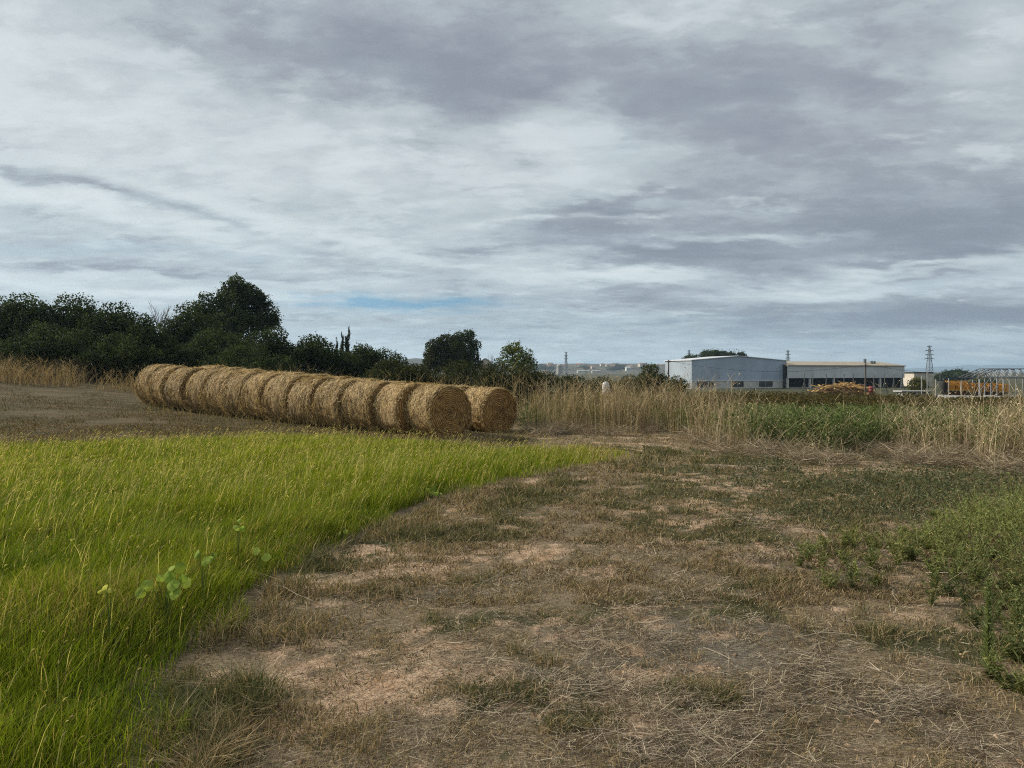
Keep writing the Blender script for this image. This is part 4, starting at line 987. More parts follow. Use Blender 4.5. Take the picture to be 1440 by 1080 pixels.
tree('yard_tree', 1263, 522, 30, 230, 'dark tree peeking out behind the right end of the open shed', 1200, .7, DARK, seed=56, bottom=0)
tree('yard_tree', 1290, 530, 30, 120, 'yellow green bush in the yard between shed and orange crates', 1400, .35, ((.06, .065, .018), (.14, .13, .035)), seed=57, bottom=0)
tree('yard_tree', 1385, 528, 44, 150, 'green tree behind the orange crates', 1500, .5, ((.04, .05, .018), (.08, .09, .03)), seed=58, bottom=0)

def bare_tree(px, py, d, label, seed, w=1.0, n=26):
    x, y = at(px, d); gz = float(ground_z(x, y)); H = topz(py, d) - gz; r0 = random.Random(seed)
    e = empty('bare_tree', (x, y, gz)); tag(e, label, 'tree')
    g = Geo(); c = (.17, .145, .13)
    g.tube([(0, 0, -.1), (.05, 0, H * .4), (0, .05, H * .7)], [H * .022, H * .016, H * .006], c, 6)
    link('trunk', g.mesh('trunk', M_BARK, True), e)
    g = Geo()
    for i in range(n):
        a = r0.uniform(0, 6.28); z0 = H * r0.uniform(.25, .68); L = H * r0.uniform(.22, .42) * w
        p0 = np.array([0.02, 0.02, z0]); dv = np.array([math.cos(a) * .42, math.sin(a) * .42, .85]); p1 = p0 + dv * L * .5; p2 = p0 + dv * L + np.array([0, 0, L * .12])
        g.tube([p0, p1, p2], [H * .006, H * .0042, H * .0022], c, 4)
        for k in range(4):
            b = r0.uniform(0, 6.28); q0 = p0 + (p2 - p0) * r0.uniform(.35, .9); q1 = q0 + np.array([math.cos(b) * .4, math.sin(b) * .4, .8]) * L * r0.uniform(.2, .45)
            g.tube([q0, q1], [H * .003, H * .0016], c, 3)
    link('branches', g.mesh('branches', M_BARK), e)
bare_tree(224, 428, 48, 'leafless grey twigs rising in the notch between the two dark thickets', 1, 1.0, 34)
bare_tree(238, 434, 50, 'thin leafless sapling against the left flank of the dark shrub by the pine', 2, .8, 22)
bare_tree(688, 497, 60, 'small leafless tree between the pale house and the loose leaved tree', 3, 1.0, 20)

# ------------------------------------------------------------------ far town, hills, mountains
def ridge(name, pts, d, depth, mat, zbase):
    """pts: (px, py) crest; a solid rounded hill chain with its own depth"""
    V = []; rows = 9; npt = 140
    pxs = np.linspace(pts[0][0], pts[-1][0], npt); pys = np.interp(pxs, [p[0] for p in pts], [p[1] for p in pts])
    pys = pys + (fbm(pxs * .09, pxs * 0, 301) - .5) * 1.6
    for i in range(rows):
        t = i / (rows - 1); prof = math.sin(math.pi * (.5 * min(1, t * 2) if t < .5 else .5 + .5 * (t - .5) * 2))
        for px, py in zip(pxs, pys):
            dd = d + (t - .5) * depth; X = (px - 720) / F * d * (1 + (t - .5) * depth / d * .4)
            zc = topz(py, d); V.append((X, dd + (float(fbm(np.array(px * .2), np.array(t * 6), 305)) - .5) * depth * .12, zbase + (zc - zbase) * prof))
    idx = np.arange(rows * npt).reshape(rows, npt)
    f = np.stack([idx[:-1, :-1].ravel(), idx[:-1, 1:].ravel(), idx[1:, 1:].ravel(), idx[1:, :-1].ravel()], 1)
    o = link(name, np_mesh(name, np.array(V), [f], None, mat, True)); o['kind'] = 'structure'
M_HILL = paint('hill_scrub', (.075, .068, .045), .95, var=.5, scale=.02, dirt=(.05, .06, .03), dirt_amt=.7)
M_MOUNT = paint('hazy_blue_rock', (.045, .055, .065), .95, var=.3, scale=.004, dirt=(.06, .07, .05), dirt_amt=.5)  # rock tinted blue: distance haze mixed into the colour
ridge('hills', [(430, 521), (560, 507), (585, 503), (610, 507), (680, 513), (745, 511.5), (800, 511.5), (850, 511), (900, 511.5), (945, 512), (1000, 513), (1080, 519), (1140, 524)], 1500, 420, M_HILL, -8)
ridge('mountains', [(1180, 525), (1260, 519), (1300, 517), (1325, 515.5), (1350, 515), (1362, 512.5), (1374, 515), (1392, 513), (1412, 512.5), (1440, 513.5), (1520, 512), (1640, 517), (1760, 524)], 7900, 1400, M_MOUNT, -12)

def house_parts(e, w, dp, h, rh, mw, mr, win=True):
    g = Geo()
    g.poly([(-w / 2, -dp / 2, 0), (w / 2, -dp / 2, 0), (w / 2, dp / 2, 0), (-w / 2, dp / 2, 0), (-w / 2, -dp / 2, h), (w / 2, -dp / 2, h), (w / 2, dp / 2, h), (-w / 2, dp / 2, h), (-w / 2, 0, h + rh), (w / 2, 0, h + rh)],
           [[0, 1, 5, 4], [1, 2, 6, 5], [2, 3, 7, 6], [3, 0, 4, 7], [4, 8, 7], [5, 6, 9]])
    link('wall', g.mesh('wall', mw), e)
    g = Geo(); o = .25
    for sgn in (-1, 1):
        a = np.array([(-w / 2 - o, sgn * (dp / 2 + o), h - .12), (w / 2 + o, sgn * (dp / 2 + o), h - .12), (w / 2 + o, 0, h + rh + .03), (-w / 2 - o, 0, h + rh + .03)])
        b = a + [0, 0, .14]
        g.poly(np.concatenate([a, b]), [[0, 1, 2, 3], [4, 5, 6, 7], [0, 1, 5, 4], [1, 2, 6, 5], [3, 0, 4, 7]])
    link('roof', g.mesh('roof', mr), e)
    if win:
        for k in (-.25, .25):
            g = Geo(); g.box((w * k, -dp / 2 - .03, h * .55), (w * .12, .08, h * .3)); link('window', g.mesh('window', M_WIN), e)
M_WHITE = paint('white_render', (.50, .50, .48), .8, var=.08, scale=1.5)
M_CREAM = paint('cream_render', (.50, .45, .37), .85, var=.15, scale=1.2)
M_TILE = paint('clay_tile', (.30, .17, .11), .85, var=.3, scale=2)
M_WIN = paint('dark_glass', (.03, .035, .04), .2, var=.2, scale=2, dirt_amt=.1)
M_GREYC = paint('grey_concrete', (.32, .32, .30), .85, var=.2, scale=1.5)

HILLG = 'tiny houses of the far town on the ridge'
rr = random.Random(11)
def hill_top(px): return float(np.interp(px, [745, 850, 945], [511.5, 511, 512]))
proto = None
for i in range(26):
    px = 762 + i * 6.6 + rr.uniform(-2, 2); d = 1450 + rr.uniform(-90, 20); py = hill_top(px) + rr.uniform(1.2, 7.5)
    x, y = at(px, d); z = topz(py, d) - 3
    e = empty('town_house', (x, y, z), rr.uniform(-.5, .5)); tag(e, 'tiny pale house speck of the distant town along the ridge', 'house', HILLG)
    if proto is None:
        house_parts(e, 11, 8, 5, 2.2, M_CREAM, M_TILE); proto = e
    else:
        for ch in proto.children:
            c = ch.copy(); COL.objects.link(c); c.parent = e
    s = rr.uniform(.6, 1.15); e.scale = (s, s, s)
def one_house(px, py_top, d, w, dp, h, rh, mw, mr, label, rz=0.2, name='house', base=None):
    x, y = at(px, d); z = topz(py_top, d) - h - rh
    e = empty(name, (x, y, z), rz); tag(e, label, 'house'); house_parts(e, w, dp, h, rh, mw, mr)
one_house(883, 515.5, 900, 5.6, 5, 4.2, 1.4, M_WHITE, M_WHITE, 'bright white cottage standing alone before the ridge, above the right shrubs')
one_house(820, 520.6, 800, 13, 8, 2.6, .6, M_WHITE, M_GREYC, 'long low white building, left one of two under the ridge', .0, 'farm_building')
one_house(838, 520.8, 805, 9, 8, 2.4, .6, M_WHITE, M_GREYC, 'shorter low white building, right one of two under the ridge', .0, 'farm_building')
one_house(683, 504.5, 200, 3.4, 2.7, 3.2, .9, M_CREAM, M_GREYC, 'small pale gabled house half hidden between the round trees and the loose leaved tree', 1.5)
# wooded patches on the ridge
for i, (px, py, w, lab) in enumerate([(868, 512.5, 40, 'wide dark wood patch among the far town houses'), (825, 514, 34, 'dark wood patch left of the middle of the far town'), (762, 512, 40, 'dark wood patch at the left end of the ridge by the loose leaved tree'), (912, 514, 30, 'dark wood patch at the right end of the far town')]):
    tree('far_wood', px, py, w, 1380, lab, 1300, 4.0, ((.03, .04, .02), (.06, .07, .035)), seed=70 + i, bottom=0, trunk=False, group='woods on the far ridge')
# grey tower block
x, y = at(787, 620); z = float(ground_z(x, y)) ; e = empty('silo', (x, y, z)); tag(e, 'pale grey tower like silo left of the thin far pylon', 'silo')
def lathe(prof, col=(1, 1, 1), sg=24):
    g = Geo(); k = len(prof); V = [(r * math.cos(2 * math.pi * j / sg), r * math.sin(2 * math.pi * j / sg), zz) for (r, zz) in prof for j in range(sg)]
    g.add(np.array(V), np.tile(col, (len(V), 1)).astype(float), None, np.array([[i * sg + j, i * sg + (j + 1) % sg, (i + 1) * sg + (j + 1) % sg, (i + 1) * sg + j] for i in range(k - 1) for j in range(sg)]))
    return g
link('barrel', lathe([(0.01, 0), (2.6, 0), (2.6, 8.4), (2.75, 8.45), (2.75, 8.7), (.02, 8.72)]).mesh('barrel', M_GREYC), e)
link('dome', lathe([(2.4, 8.75), (2.2, 9.6), (1.5, 10.4), (.6, 10.75), (.02, 10.8)]).mesh('dome', M_GREYC, True), e)
# white tank among the weeds
x, y = at(852, 44); tgz = float(ground_z(x, y)); e = empty('water_tank', (x, y, tgz)); e.scale = (.80, .80, (topz(535.5, 44) - tgz) / 1.41); tag(e, 'small white domed tank showing above the dry weeds', 'tank')
M_TANK = paint('white_plastic', (.55, .55, .53), .5, var=.1, scale=3)
link('tank_body', lathe([(.01, 0), (.26, 0), (.28, .1), (.28, 1.12), (.25, 1.24), (.16, 1.33), (.07, 1.36)]).mesh('tank_body', M_TANK, True), e)
link('lid', lathe([(.075, 1.345), (.085, 1.36), (.085, 1.40), (.01, 1.41)], (1, 1, 1), 16).mesh('lid', M_GREYC, True), e)

# ------------------------------------------------------------------ pylons, poles
M_STEEL = paint('galvanised_steel', (.22, .23, .24), .5, .6, var=.15, scale=.8)
M_STEELF = paint('dull_steel', (.13, .14, .15), .7, .2, var=.15, scale=.8)
M_WOOD = paint('weathered_pole', (.09, .07, .055), .9, var=.3, scale=4, streak=(1, 1, .1))
def lattice(g, z0, z1, w0, w1, n, r):
    for sx in (-1, 1):
        for sy in (-1, 1): g.tube([(sx * w0, sy * w0, z0), (sx * w1, sy * w1, z1)], [r, r], (1, 1, 1), 4)
    for i in range(n):
        a, b = i / n, (i + 1) / n; wa = w0 + (w1 - w0) * a; wb = w0 + (w1 - w0) * b; za = z0 + (z1 - z0) * a; zb = z0 + (z1 - z0) * b
        for s in (-1, 1):
            g.tube([(-wa, s * wa, za), (wb, s * wb, zb)], [r * .6] * 2, (1, 1, 1), 3); g.tube([(wa, s * wa, za), (-wb, s * wb, zb)], [r * .6] * 2, (1, 1, 1), 3)
            g.tube([(s * wa, -wa, za), (s * wb, wb, zb)], [r * .6] * 2, (1, 1, 1), 3)
            g.tube([(-wb, s * wb, zb), (wb, s * wb, zb)], [r * .6] * 2, (1, 1, 1), 3)
def pylon(px, py, d, label, arms, thick=1.0, width=1.0):
    x, y = at(px, d); gz = float(ground_z(x, y)) - 1; H = topz(py, d) - gz
    e = empty('electricity_pylon', (x, y, gz), .25); tag(e, label, 'pylon', 'lattice pylons on the horizon')
    g = Geo(); r = d * .00033 * thick
    lattice(g, 0, H * .5, H * .075 * width, H * .042 * width, 5, r); lattice(g, H * .5, H * .97, H * .042 * width, H * .012, 7, r * .9)
    g.tube([(0, 0, H * .96), (0, 0, H)], [r, r * .6], (1, 1, 1), 4)
    link('tower', g.mesh('tower', M_STEELF), e)
    for (t, hw) in arms:
        g = Geo(); z = H * t; L = H * hw
        for s in (-1, 1):
            g.tube([(0, -.3, z), (s * L, 0, z + .1)], [r, r * .6], (1, 1, 1), 4); g.tube([(0, .3, z), (s * L, 0, z + .1)], [r, r * .6], (1, 1, 1), 4); g.tube([(0, 0, z + H * .03), (s * L, 0, z + .12)], [r * .7, r * .5], (1, 1, 1), 4)
            g.tube([(s * L, 0, z + .1), (s * L, 0, z - H * .02)], [r * .7, r * .7], (1, 1, 1), 4)
        link('crossarm', g.mesh('crossarm', M_STEELF), e)
pylon(1307, 486, 800, 'largest lattice pylon with four crossarms, right of the open shed', [(.97, .10), (.83, .17), (.70, .17), (.57, .19)], 1.25, 1.15)
pylon(1108, 491.5, 1050, 'pylon rising right above the joint between warehouse and open shed', [(.93, .09), (.8, .12), (.66, .12)])
pylon(796, 494.5, 1200, 'thin pylon standing alone over the far town ridge', [(.95, .07), (.82, .09), (.69, .10)])
pylon(969, 491.5, 1150, 'pylon half hidden behind the stone pines', [(.94, .07), (.82, .1)])
pylon(1389, 519.5, 1900, 'small distant pylon over the plain above the orange crates', [(.9, .12), (.72, .14)], .9)
pylon(1378, 522.5, 2100, 'smallest pylon, just left of the other small distant one', [(.9, .1), (.72, .12)], .8)

def pole(px, py, d, label):
    x, y = at(px, d); gz = float(ground_z(x, y)); H = topz(py, d) - gz
    e = empty('utility_pole', (x, y, gz)); tag(e, label, 'pole', 'wooden poles carrying the wire')
    g = Geo(); g.tube([(0, 0, -.3), (0, 0, H * .5), (.03, 0, H)], [.11, .095, .075], (1, 1, 1), 8); link('post', g.mesh('post', M_WOOD, True), e)
    g = Geo(); g.box((0.03, 0, H - .25), (.5, .07, .08)); link('crossarm', g.mesh('crossarm', M_WOOD), e)
    for s in (-1, 1):
        link('insulator', lathe([(.01, H - .2), (.035, H - .2), (.045, H - .14), (.02, H - .08), (.005, H - .07)], (1, 1, 1), 8).mesh('insulator', M_GREYC, True), e).location.x = .03 + s * .2
    return np.array([x, y, gz + H - .1])
pa = pole(1217, 511.5, 88, 'dark wooden pole standing in front of the open shed'); pb = pole(940, 506, 92, 'dark wooden pole at the left corner of the warehouse')
pc = np.array([at(1560, 84)[0], 84, topz(530, 84)])
M_WIRE = paint('black_cable', (.03, .03, .03), .6, var=.1)
def wire(a, b, sag, label):
    ts = np.linspace(0, 1, 24); pts = [a + (b - a) * t - np.array([0, 0, sag * 4 * t * (1 - t)]) for t in ts]
    g = Geo(); g.tube(pts, [.016] * 24, (1, 1, 1), 5); tag(link('overhead_wire', g.mesh('overhead_wire', M_WIRE, True)), label, 'wire')
wire(pb, pa, 1.1, 'black wire sagging across the warehouse front between the two wooden poles')
pole(1560, 530, 84, 'wooden pole outside the picture at the right')
wire(pa, pc, .8, 'black wire running right from the pole before the open shed')

# ------------------------------------------------------------------ warehouse and open shed
def metal_sheet(name, col, period, axis_='X', var=.1, stain=.25):
    m, nt, out = new_mat(name); g = G(nt); tc = g.n('ShaderNodeTexCoord').outputs['Object']
    sp = g.n('ShaderNodeSeparateXYZ'); g.link(tc, sp.inputs[0])
    s = g.m('SINE', g.m('MULTIPLY', sp.outputs[0], 6.283 / period))
    n = g.noise(g.scalev(tc, (1, 1, .12)), 1.1, 6, .65); n2 = g.noise(tc, .18, 4, .5)
    c = g.mix(g.mapr(n2, .35, .65), tuple(v * (1 - var) for v in col), tuple(v * (1 + var) for v in col))
    c = g.mix(g.m('MULTIPLY', g.mapr(n, .5, .72), stain), c, tuple(v * .55 for v in col))
    p = g.n('ShaderNodeBsdfPrincipled'); g.link(c, p.inputs['Base Color']); p.inputs['Roughness'].default_value = .55; p.inputs['Metallic'].default_value = .1
    b = g.n('ShaderNodeBump'); b.inputs['Strength'].default_value = .35; b.inputs['Distance'].default_value = .03; g.link(s, b.inputs['Height'])
    nt.links.new(b.outputs[0], p.inputs['Normal']); nt.links.new(p.outputs[0], out.inputs[0]); return m
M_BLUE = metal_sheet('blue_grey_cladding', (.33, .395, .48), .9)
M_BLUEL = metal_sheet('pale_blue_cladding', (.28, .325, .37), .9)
M_GREYS = metal_sheet('grey_cladding', (.52, .525, .535), 1.0, stain=.35)
M_FASC = paint('beige_fascia', (.34, .285, .215), .8, var=.12, scale=.7)
M_BLOCK = paint('whitewashed_block', (.52, .50, .46), .9, var=.2, scale=1.2, dirt_amt=.45)
M_DARKIN = paint('shed_shade_black', (.022, .02, .018), .95, var=.3, scale=.5)  # near black: paints shade into the open shed; also hut roof and cylinder
M_TRIM = paint('pale_trim', (.55, .57, .60), .6, var=.1)

def warehouse():
    x0, y0 = at(973, 180); x1, y1 = at(1105.5, 188); L = math.hypot(x1 - x0, y1 - y0); rz = math.atan2(y1 - y0, x1 - x0)
    gz = -2.9; e = empty('warehouse', (x0, y0, gz), rz); tag(e, 'large blue grey metal warehouse with low gable and white block base', 'warehouse')
    he = topz(506.5, 180) - gz; hr = topz(501.2, 184) - gz; D = 13.5; xr = L * .485; hb = topz(535, 182) - gz
    def gable(z0, y): return [(0, y, z0), (L, y, z0), (L, y, he), (xr, y, hr), (0, y, he)]
    g = Geo(); t = .12
    V = gable(hb, 0); g.poly(V, [[0, 1, 2, 4], [4, 2, 3]]); V = gable(hb, t); g.poly(V, [[0, 1, 2, 4], [4, 2, 3]])
    g.poly([(0, 0, hb), (L, 0, hb), (L, t, hb), (0, t, hb)], [[0, 1, 2, 3]])
    link('gable_wall', g.mesh('gable_wall', M_BLUE), e)
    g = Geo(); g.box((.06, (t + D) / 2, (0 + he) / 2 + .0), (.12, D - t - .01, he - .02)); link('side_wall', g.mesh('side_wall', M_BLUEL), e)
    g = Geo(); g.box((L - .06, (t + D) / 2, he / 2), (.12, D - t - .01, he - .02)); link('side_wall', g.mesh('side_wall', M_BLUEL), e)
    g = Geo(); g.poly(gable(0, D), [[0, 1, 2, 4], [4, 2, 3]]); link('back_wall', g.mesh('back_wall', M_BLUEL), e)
    wins = [(.115, .12), (.195, .06), (.475, .135), (.78, .15)]
    g = Geo(); edges = [0.0]
    for c, w in wins: edges += [c - w / 2, c + w / 2]
    edges.append(1.0); zb, zt = hb - 1.75, hb - .25
    for i in range(0, len(edges), 2): g.box(((edges[i] + edges[i + 1]) / 2 * L, .14, hb / 2), ((edges[i + 1] - edges[i]) * L, .2, hb - .01))
    for c, w in wins:
        g.box((c * L, .14, zb / 2), (w * L, .2, zb)); g.box((c * L, .14, (zt + hb) / 2), (w * L, .2, hb - zt - .01))
    link('block_base', g.mesh('block_base', M_BLOCK), e)
    for c, w in wins:
        g = Geo(); n = max(2, int(w * L / 1.8))
        for k in range(n + 1): g.box(((c - w / 2 + w * k / n) * L * 1.0, .17, (zb + zt) / 2), (.09, .07, zt - zb - .02))
        g.box((c * L, .17, zt - .06), (w * L - .1, .06, .08)); f = link('window_frame', g.mesh('window_frame', M_GREYC), e)
        g = Geo(); g.box((c * L, .22, (zb + zt) / 2), (w * L, .02, zt - zb)); link('pane', g.mesh('pane', M_WIN), f)
    g = Geo(); o = .3
    for (xa, za, xb, zb2) in ((-o, he - .05, xr, hr + .05), (xr, hr + .05, L + o, he - .05)):
        a = np.array([(xa, -o, za), (xb, -o, zb2), (xb, D + o, zb2), (xa, D + o, za)]); b = a + [0, 0, .16]
        g.poly(np.concatenate([a, b]), [[0, 1, 2, 3], [4, 5, 6, 7], [0, 1, 5, 4], [2, 3, 7, 6], [3, 0, 4, 7], [1, 2, 6, 5]])
    link('roof', g.mesh('roof', M_TRIM), e)
    g = Geo(); g.box((L / 2, -.06, hb - .02), (L, .1, .22)); link('drip_trim', g.mesh('drip_trim', M_TRIM), e)
    g = Geo(); g.tube([(L - .1, -.1, 0), (L - .1, -.1, he - .1)], [.09, .09], (1, 1, 1), 6); link('downpipe', g.mesh('downpipe', M_GREYC), e)
warehouse()

def open_shed():
    x0, y0 = at(1107.5, 186); x1, y1 = at(1272, 198); L = math.hypot(x1 - x0, y1 - y0); rz = math.atan2(y1 - y0, x1 - x0)
    gz = -2.9; e = empty('open_shed', (x0, y0, gz), rz); tag(e, 'long open fronted shed with grey upper cladding and beige roof edge', 'shed')
    ht = topz(511, 188) - gz; hf = topz(514.6, 188) - gz; hb = topz(531.5, 190) - gz; D = 14
    g = Geo(); g.box((L / 2, .08, (hf + hb) / 2), (L, .16, hf - hb)); link('front_cladding', g.mesh('front_cladding', M_GREYS), e)
    g = Geo(); a = np.array([(-.2, -.35, hf), (L + .2, -.35, hf - .05), (L - 2.0, D * .5, ht + .40), (.2, D * .5, ht + .40)]); b = a + [0, 0, .25]
    g.poly(np.concatenate([a, b]), [[0, 1, 2, 3], [4, 5, 6, 7], [0, 1, 5, 4], [1, 2, 6, 5], [3, 0, 4, 7]])
    a2 = np.array([(.2, D * .5, ht + .40), (L - 2.0, D * .5, ht + .40), (L + .2, D + .3, hf - .05), (-.2, D + .3, hf)]); b2 = a2 + [0, 0, .25]
    g.poly(np.concatenate([a2, b2]), [[0, 1, 2, 3], [4, 5, 6, 7], [1, 2, 6, 5], [2, 3, 7, 6], [3, 0, 4, 7]])
    g.poly([a[1] + [-.2, 0, .02], a2[2] + [-.2, 0, .02], a[2] + [0, 0, .02]], [[0, 1, 2]])
    rf = link('roof', g.mesh('roof', M_FASC), e)
    g = Geo(); g.tube([(L * .735, 3.5, ht - .2), (L * .735, 3.5, ht + 1.15)], [.42, .36], (1, 1, 1), 10); g.tube([(L * .735, 3.5, ht + 1.15), (L * .735, 3.5, ht + 1.4)], [.5, .1], (1, 1, 1), 10); link('chimney', g.mesh('chimney', M_STEELF), rf)
    for k in (.785, .81):
        g = Geo(); g.box((L * k, 3.2, ht + .35), (.55, .5, .8)); link('roof_vent', g.mesh('roof_vent', M_STEELF), rf)
    for k in (.003, .19, .39, .79, .985):
        g = Geo(); g.box((L * k + (.22 if k < .1 else 0), .45, hb / 2), (.5, .5, hb - .01)); link('post', g.mesh('post', M_BLOCK), e)
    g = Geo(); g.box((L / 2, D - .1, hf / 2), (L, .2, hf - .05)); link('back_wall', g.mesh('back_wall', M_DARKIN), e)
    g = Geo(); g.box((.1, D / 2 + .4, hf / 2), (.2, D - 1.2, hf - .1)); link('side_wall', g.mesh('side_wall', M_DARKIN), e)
    g = Geo(); g.box((L - .1, D / 2 + .4, hb / 2), (.2, D - 1.2, hb - .02)); link('side_wall', g.mesh('side_wall', M_DARKIN), e)  # added near-black wall so the right bays read as shaded
    g = Geo(); g.box((L - .1, D / 2 + .4, (hf + hb) / 2), (.2, D - 1.2, hf - hb)); link('side_cladding', g.mesh('side_cladding', M_GREYS), e)
    g = Geo(); g.box((L * .30, -.2, .15), (L * .58, .25, .3)); link('plinth_wall', g.mesh('plinth_wall', M_BLOCK), e)
open_shed()
x, y = at(1290, 215); e = empty('storage_hut', (x, y, -2.9), .1); tag(e, 'small flat roofed hut behind the right end of the open shed', 'hut')
g = Geo(); g.box((0, 0, 2.0), (5.5, 5, 4.0)); link('wall', g.mesh('wall', M_CREAM), e)
g = Geo(); g.box((0, 0, 4.13), (6.2, 5.6, .25)); link('roof', g.mesh('roof', M_DARKIN), e)
g = Geo(); g.box((-.8, -2.53, 1.1), (1.2, .1, 2.2)); link('door', g.mesh('door', M_WIN), e)

# ------------------------------------------------------------------ the yard
def yz(x, y): return float(ground_z(x, y))
# A-frame posts
M_TREST = paint('dark_trestle_steel', (.10, .105, .10), .7, .2, var=.2)
proto = None
for i, px in enumerate([1131, 1143, 1162, 1174, 1187, 1200, 1229, 1244, 1257, 1269, 1301, 1322]):
    d = 120 + (i % 3); x, y = at(px, d); gz = yz(x, y)
    e = empty('steel_trestle', (x, y, gz), rr.uniform(-.4, .4)); tag(e, 'slim grey A shaped steel trestle standing in the yard row before the shed', 'trestle', 'steel trestles in the yard')
    if proto is None:
        proto = e; H = topz(525.5, 120) - gz
        g = Geo(); g.tube([(0, 0, H * .35), (0, 0, H)], [.07, .06], (1, 1, 1), 6); link('upright', g.mesh('upright', M_TREST), e)
        for s in (-1, 1):
            g = Geo(); g.tube([(s * .55, 0, 0), (s * .05, 0, H * .6)], [.06, .05], (1, 1, 1), 6); link('leg', g.mesh('leg', M_TREST), e)
        g = Geo(); g.tube([(-.42, 0, .9), (.42, 0, .9)], [.04, .04], (1, 1, 1), 5); link('brace', g.mesh('brace', M_TREST), e)
    else:
        for ch in proto.children:
            c = ch.copy(); COL.objects.link(c); c.parent = e
# heap of planks
M_PLANK = [paint('sawn_timber', (.42, .235, .07), .85, var=.4, scale=2, streak=(.2, 1, 1)), paint('pale_timber', (.50, .33, .12), .85, var=.3, scale=2, streak=(.2, 1, 1)), paint('dark_timber', (.19, .105, .05), .9, var=.3, scale=2, streak=(.2, 1, 1))]
pm = []
for k in range(3):
    g = Geo(); g.box((0, 0, 0), (1, .26, .12)); pm.append(g.mesh('timber_plank', M_PLANK[k]))
for i in range(95):
    t = rr.random(); px = 1144 + 76 * rr.random(); d = 108 + rr.uniform(-2, 2); x, y = at(px, d); gz = yz(x, y)
    hmax = 1.55 * (.45 + .55 * math.sin((px - 1142) / 82 * math.pi)) * (1.25 if 1192 < px < 1212 else 1.0)
    o = link('timber_plank', pm[i % 3], None, (x, y, gz + .35 + (hmax - .1) * rr.random()))
    o.rotation_euler = (rr.uniform(-.2, .2), rr.uniform(-.45, .45), rr.uniform(-.7, .7)); o.scale = (rr.uniform(1.6, 4.2), 1, 1)
    tag(o, 'weathered brown plank lying in the jumbled timber heap before the shed', 'plank', 'planks of the timber heap')
# orange crates
M_ORANGE = paint('orange_paint', (.74, .33, .03), .6, var=.25, scale=3, dirt=(.25, .09, .02), dirt_amt=.5)
M_RUST = paint('rusty_steel', (.16, .075, .035), .85, var=.35, scale=3)
proto = None
OG = 'orange steel crates in the yard'
for i in range(9):
    px = 1335.5 + i * 9.6; d = 82; x, y = at(px, d); gz = yz(x, y)
    e = empty('steel_crate', (x, y, gz), rr.uniform(-.06, .06))
    tag(e, f'orange slatted steel crate, {["leftmost", "second", "third", "fourth", "fifth", "sixth", "seventh", "eighth", "rightmost"][i]} of the row behind the white wall', 'crate', OG)
    if proto is None:
        proto = e; w, dp, z0, z1 = .74, .9, .85, topz(536, 82) - gz
        g = Geo()
        for zz in (z0, (z0 + z1) / 2 + .05, z1):
            for s in (-1, 1): g.box((0, s * dp / 2, zz), (w, .05, .09)); g.box((s * w / 2, 0, zz + .0), (.05, dp - .06, .085))
        link('frame', g.mesh('frame', M_ORANGE), e)
        g = Geo()
        for s in (-1, 1):
            for k in range(6): g.box((-w / 2 + .09 + k * (w - .18) / 5, s * (dp / 2 - .045), (z0 + z1) / 2), (.05, .03, z1 - z0 - .1))
        g.box((0, 0, z0 + .06), (w - .1, dp - .14, .04)); link('slatted_side', g.mesh('slatted_side', M_ORANGE), e)
        for sx in (-1, 1):
            for sy in (-1, 1):
                g = Geo(); g.box((sx * (w / 2 - .03), sy * (dp / 2 - .08), z0 / 2 - .03), (.08, .08, z0)); link('leg', g.mesh('leg', M_RUST), e)
        g = Geo(); g.box((0, .1, z0 * .55), (w * .8, dp * .5, z0 * .5)); g.box((0, .1, (z0 + z1) / 2 - .05), (w * .8, dp * .5, (z1 - z0) * .7)); link('load_and_gap_dark', g.mesh('load_and_gap_dark', M_RUST), e)  # rusty load below; dark panel above added for the shade behind slats
    else:
        for ch in proto.children:
            c = ch.copy(); COL.objects.link(c); c.parent = e
        if i > 2: e.scale = (1, 1, .86 if i < 8 else .8)
# dark tyre stack left of the crates
x, y = at(1327, 82); e = empty('gas_cylinder', (x, y, yz(x, y))); tag(e, 'dark upright cylinder at the left end of the orange crates', 'cylinder')
link('cylinder_body', lathe([(.01, 0), (.3, 0), (.32, .1), (.32, 1.5), (.24, 1.75), (.1, 1.85), (.1, 2.0)], (1, 1, 1), 16).mesh('cylinder_body', M_DARKIN, True), e)
link('valve', lathe([(.05, 1.98), (.09, 2.0), (.09, 2.1), (.01, 2.12)], (1, 1, 1), 10).mesh('valve', M_STEELF, True), e)
# steel frame skeleton at the right edge
x, y = at(1405, 78); gz = yz(x, y); e = empty('roof_skeleton', (x, y, gz), .05); tag(e, 'bare grey steel frame of trusses and posts at the right edge of the yard', 'steel skeleton')
Ht = topz(518.5, 78) - gz; He = topz(531, 78) - gz
for k in range(4):
    g = Geo(); yy = k * 1.3; xo = k * .25
    g.tube([(-2.6 + xo, yy, He), (-.2 + xo, yy, Ht), (3.6 + xo, yy, Ht)], [.05] * 3, (1, 1, 1), 5)
    g.tube([(-2.6 + xo, yy, He), (3.6 + xo, yy, He)], [.045] * 2, (1, 1, 1), 5)
    for j in range(6):
        xa = -1.8 + j * .9 + xo; g.tube([(xa, yy, He), (xa + .45, yy, min(Ht, He + (xa - xo + .45 + 2.6) / 2.4 * (Ht - He)))], [.03] * 2, (1, 1, 1), 4); g.tube([(xa + .45, yy, min(Ht, He + (xa - xo + 3.05) / 2.4 * (Ht - He))), (xa + .9, yy, He)], [.03] * 2, (1, 1, 1), 4)
    link('truss', g.mesh('truss', M_STEEL), e)
    for xx in (-.9, .5, 1.9, 3.4):
        g = Geo(); g.tube([(xx + xo, yy, 0), (xx + xo, yy, He)], [.06] * 2, (1, 1, 1), 5); link('post', g.mesh('post', M_STEEL), e)
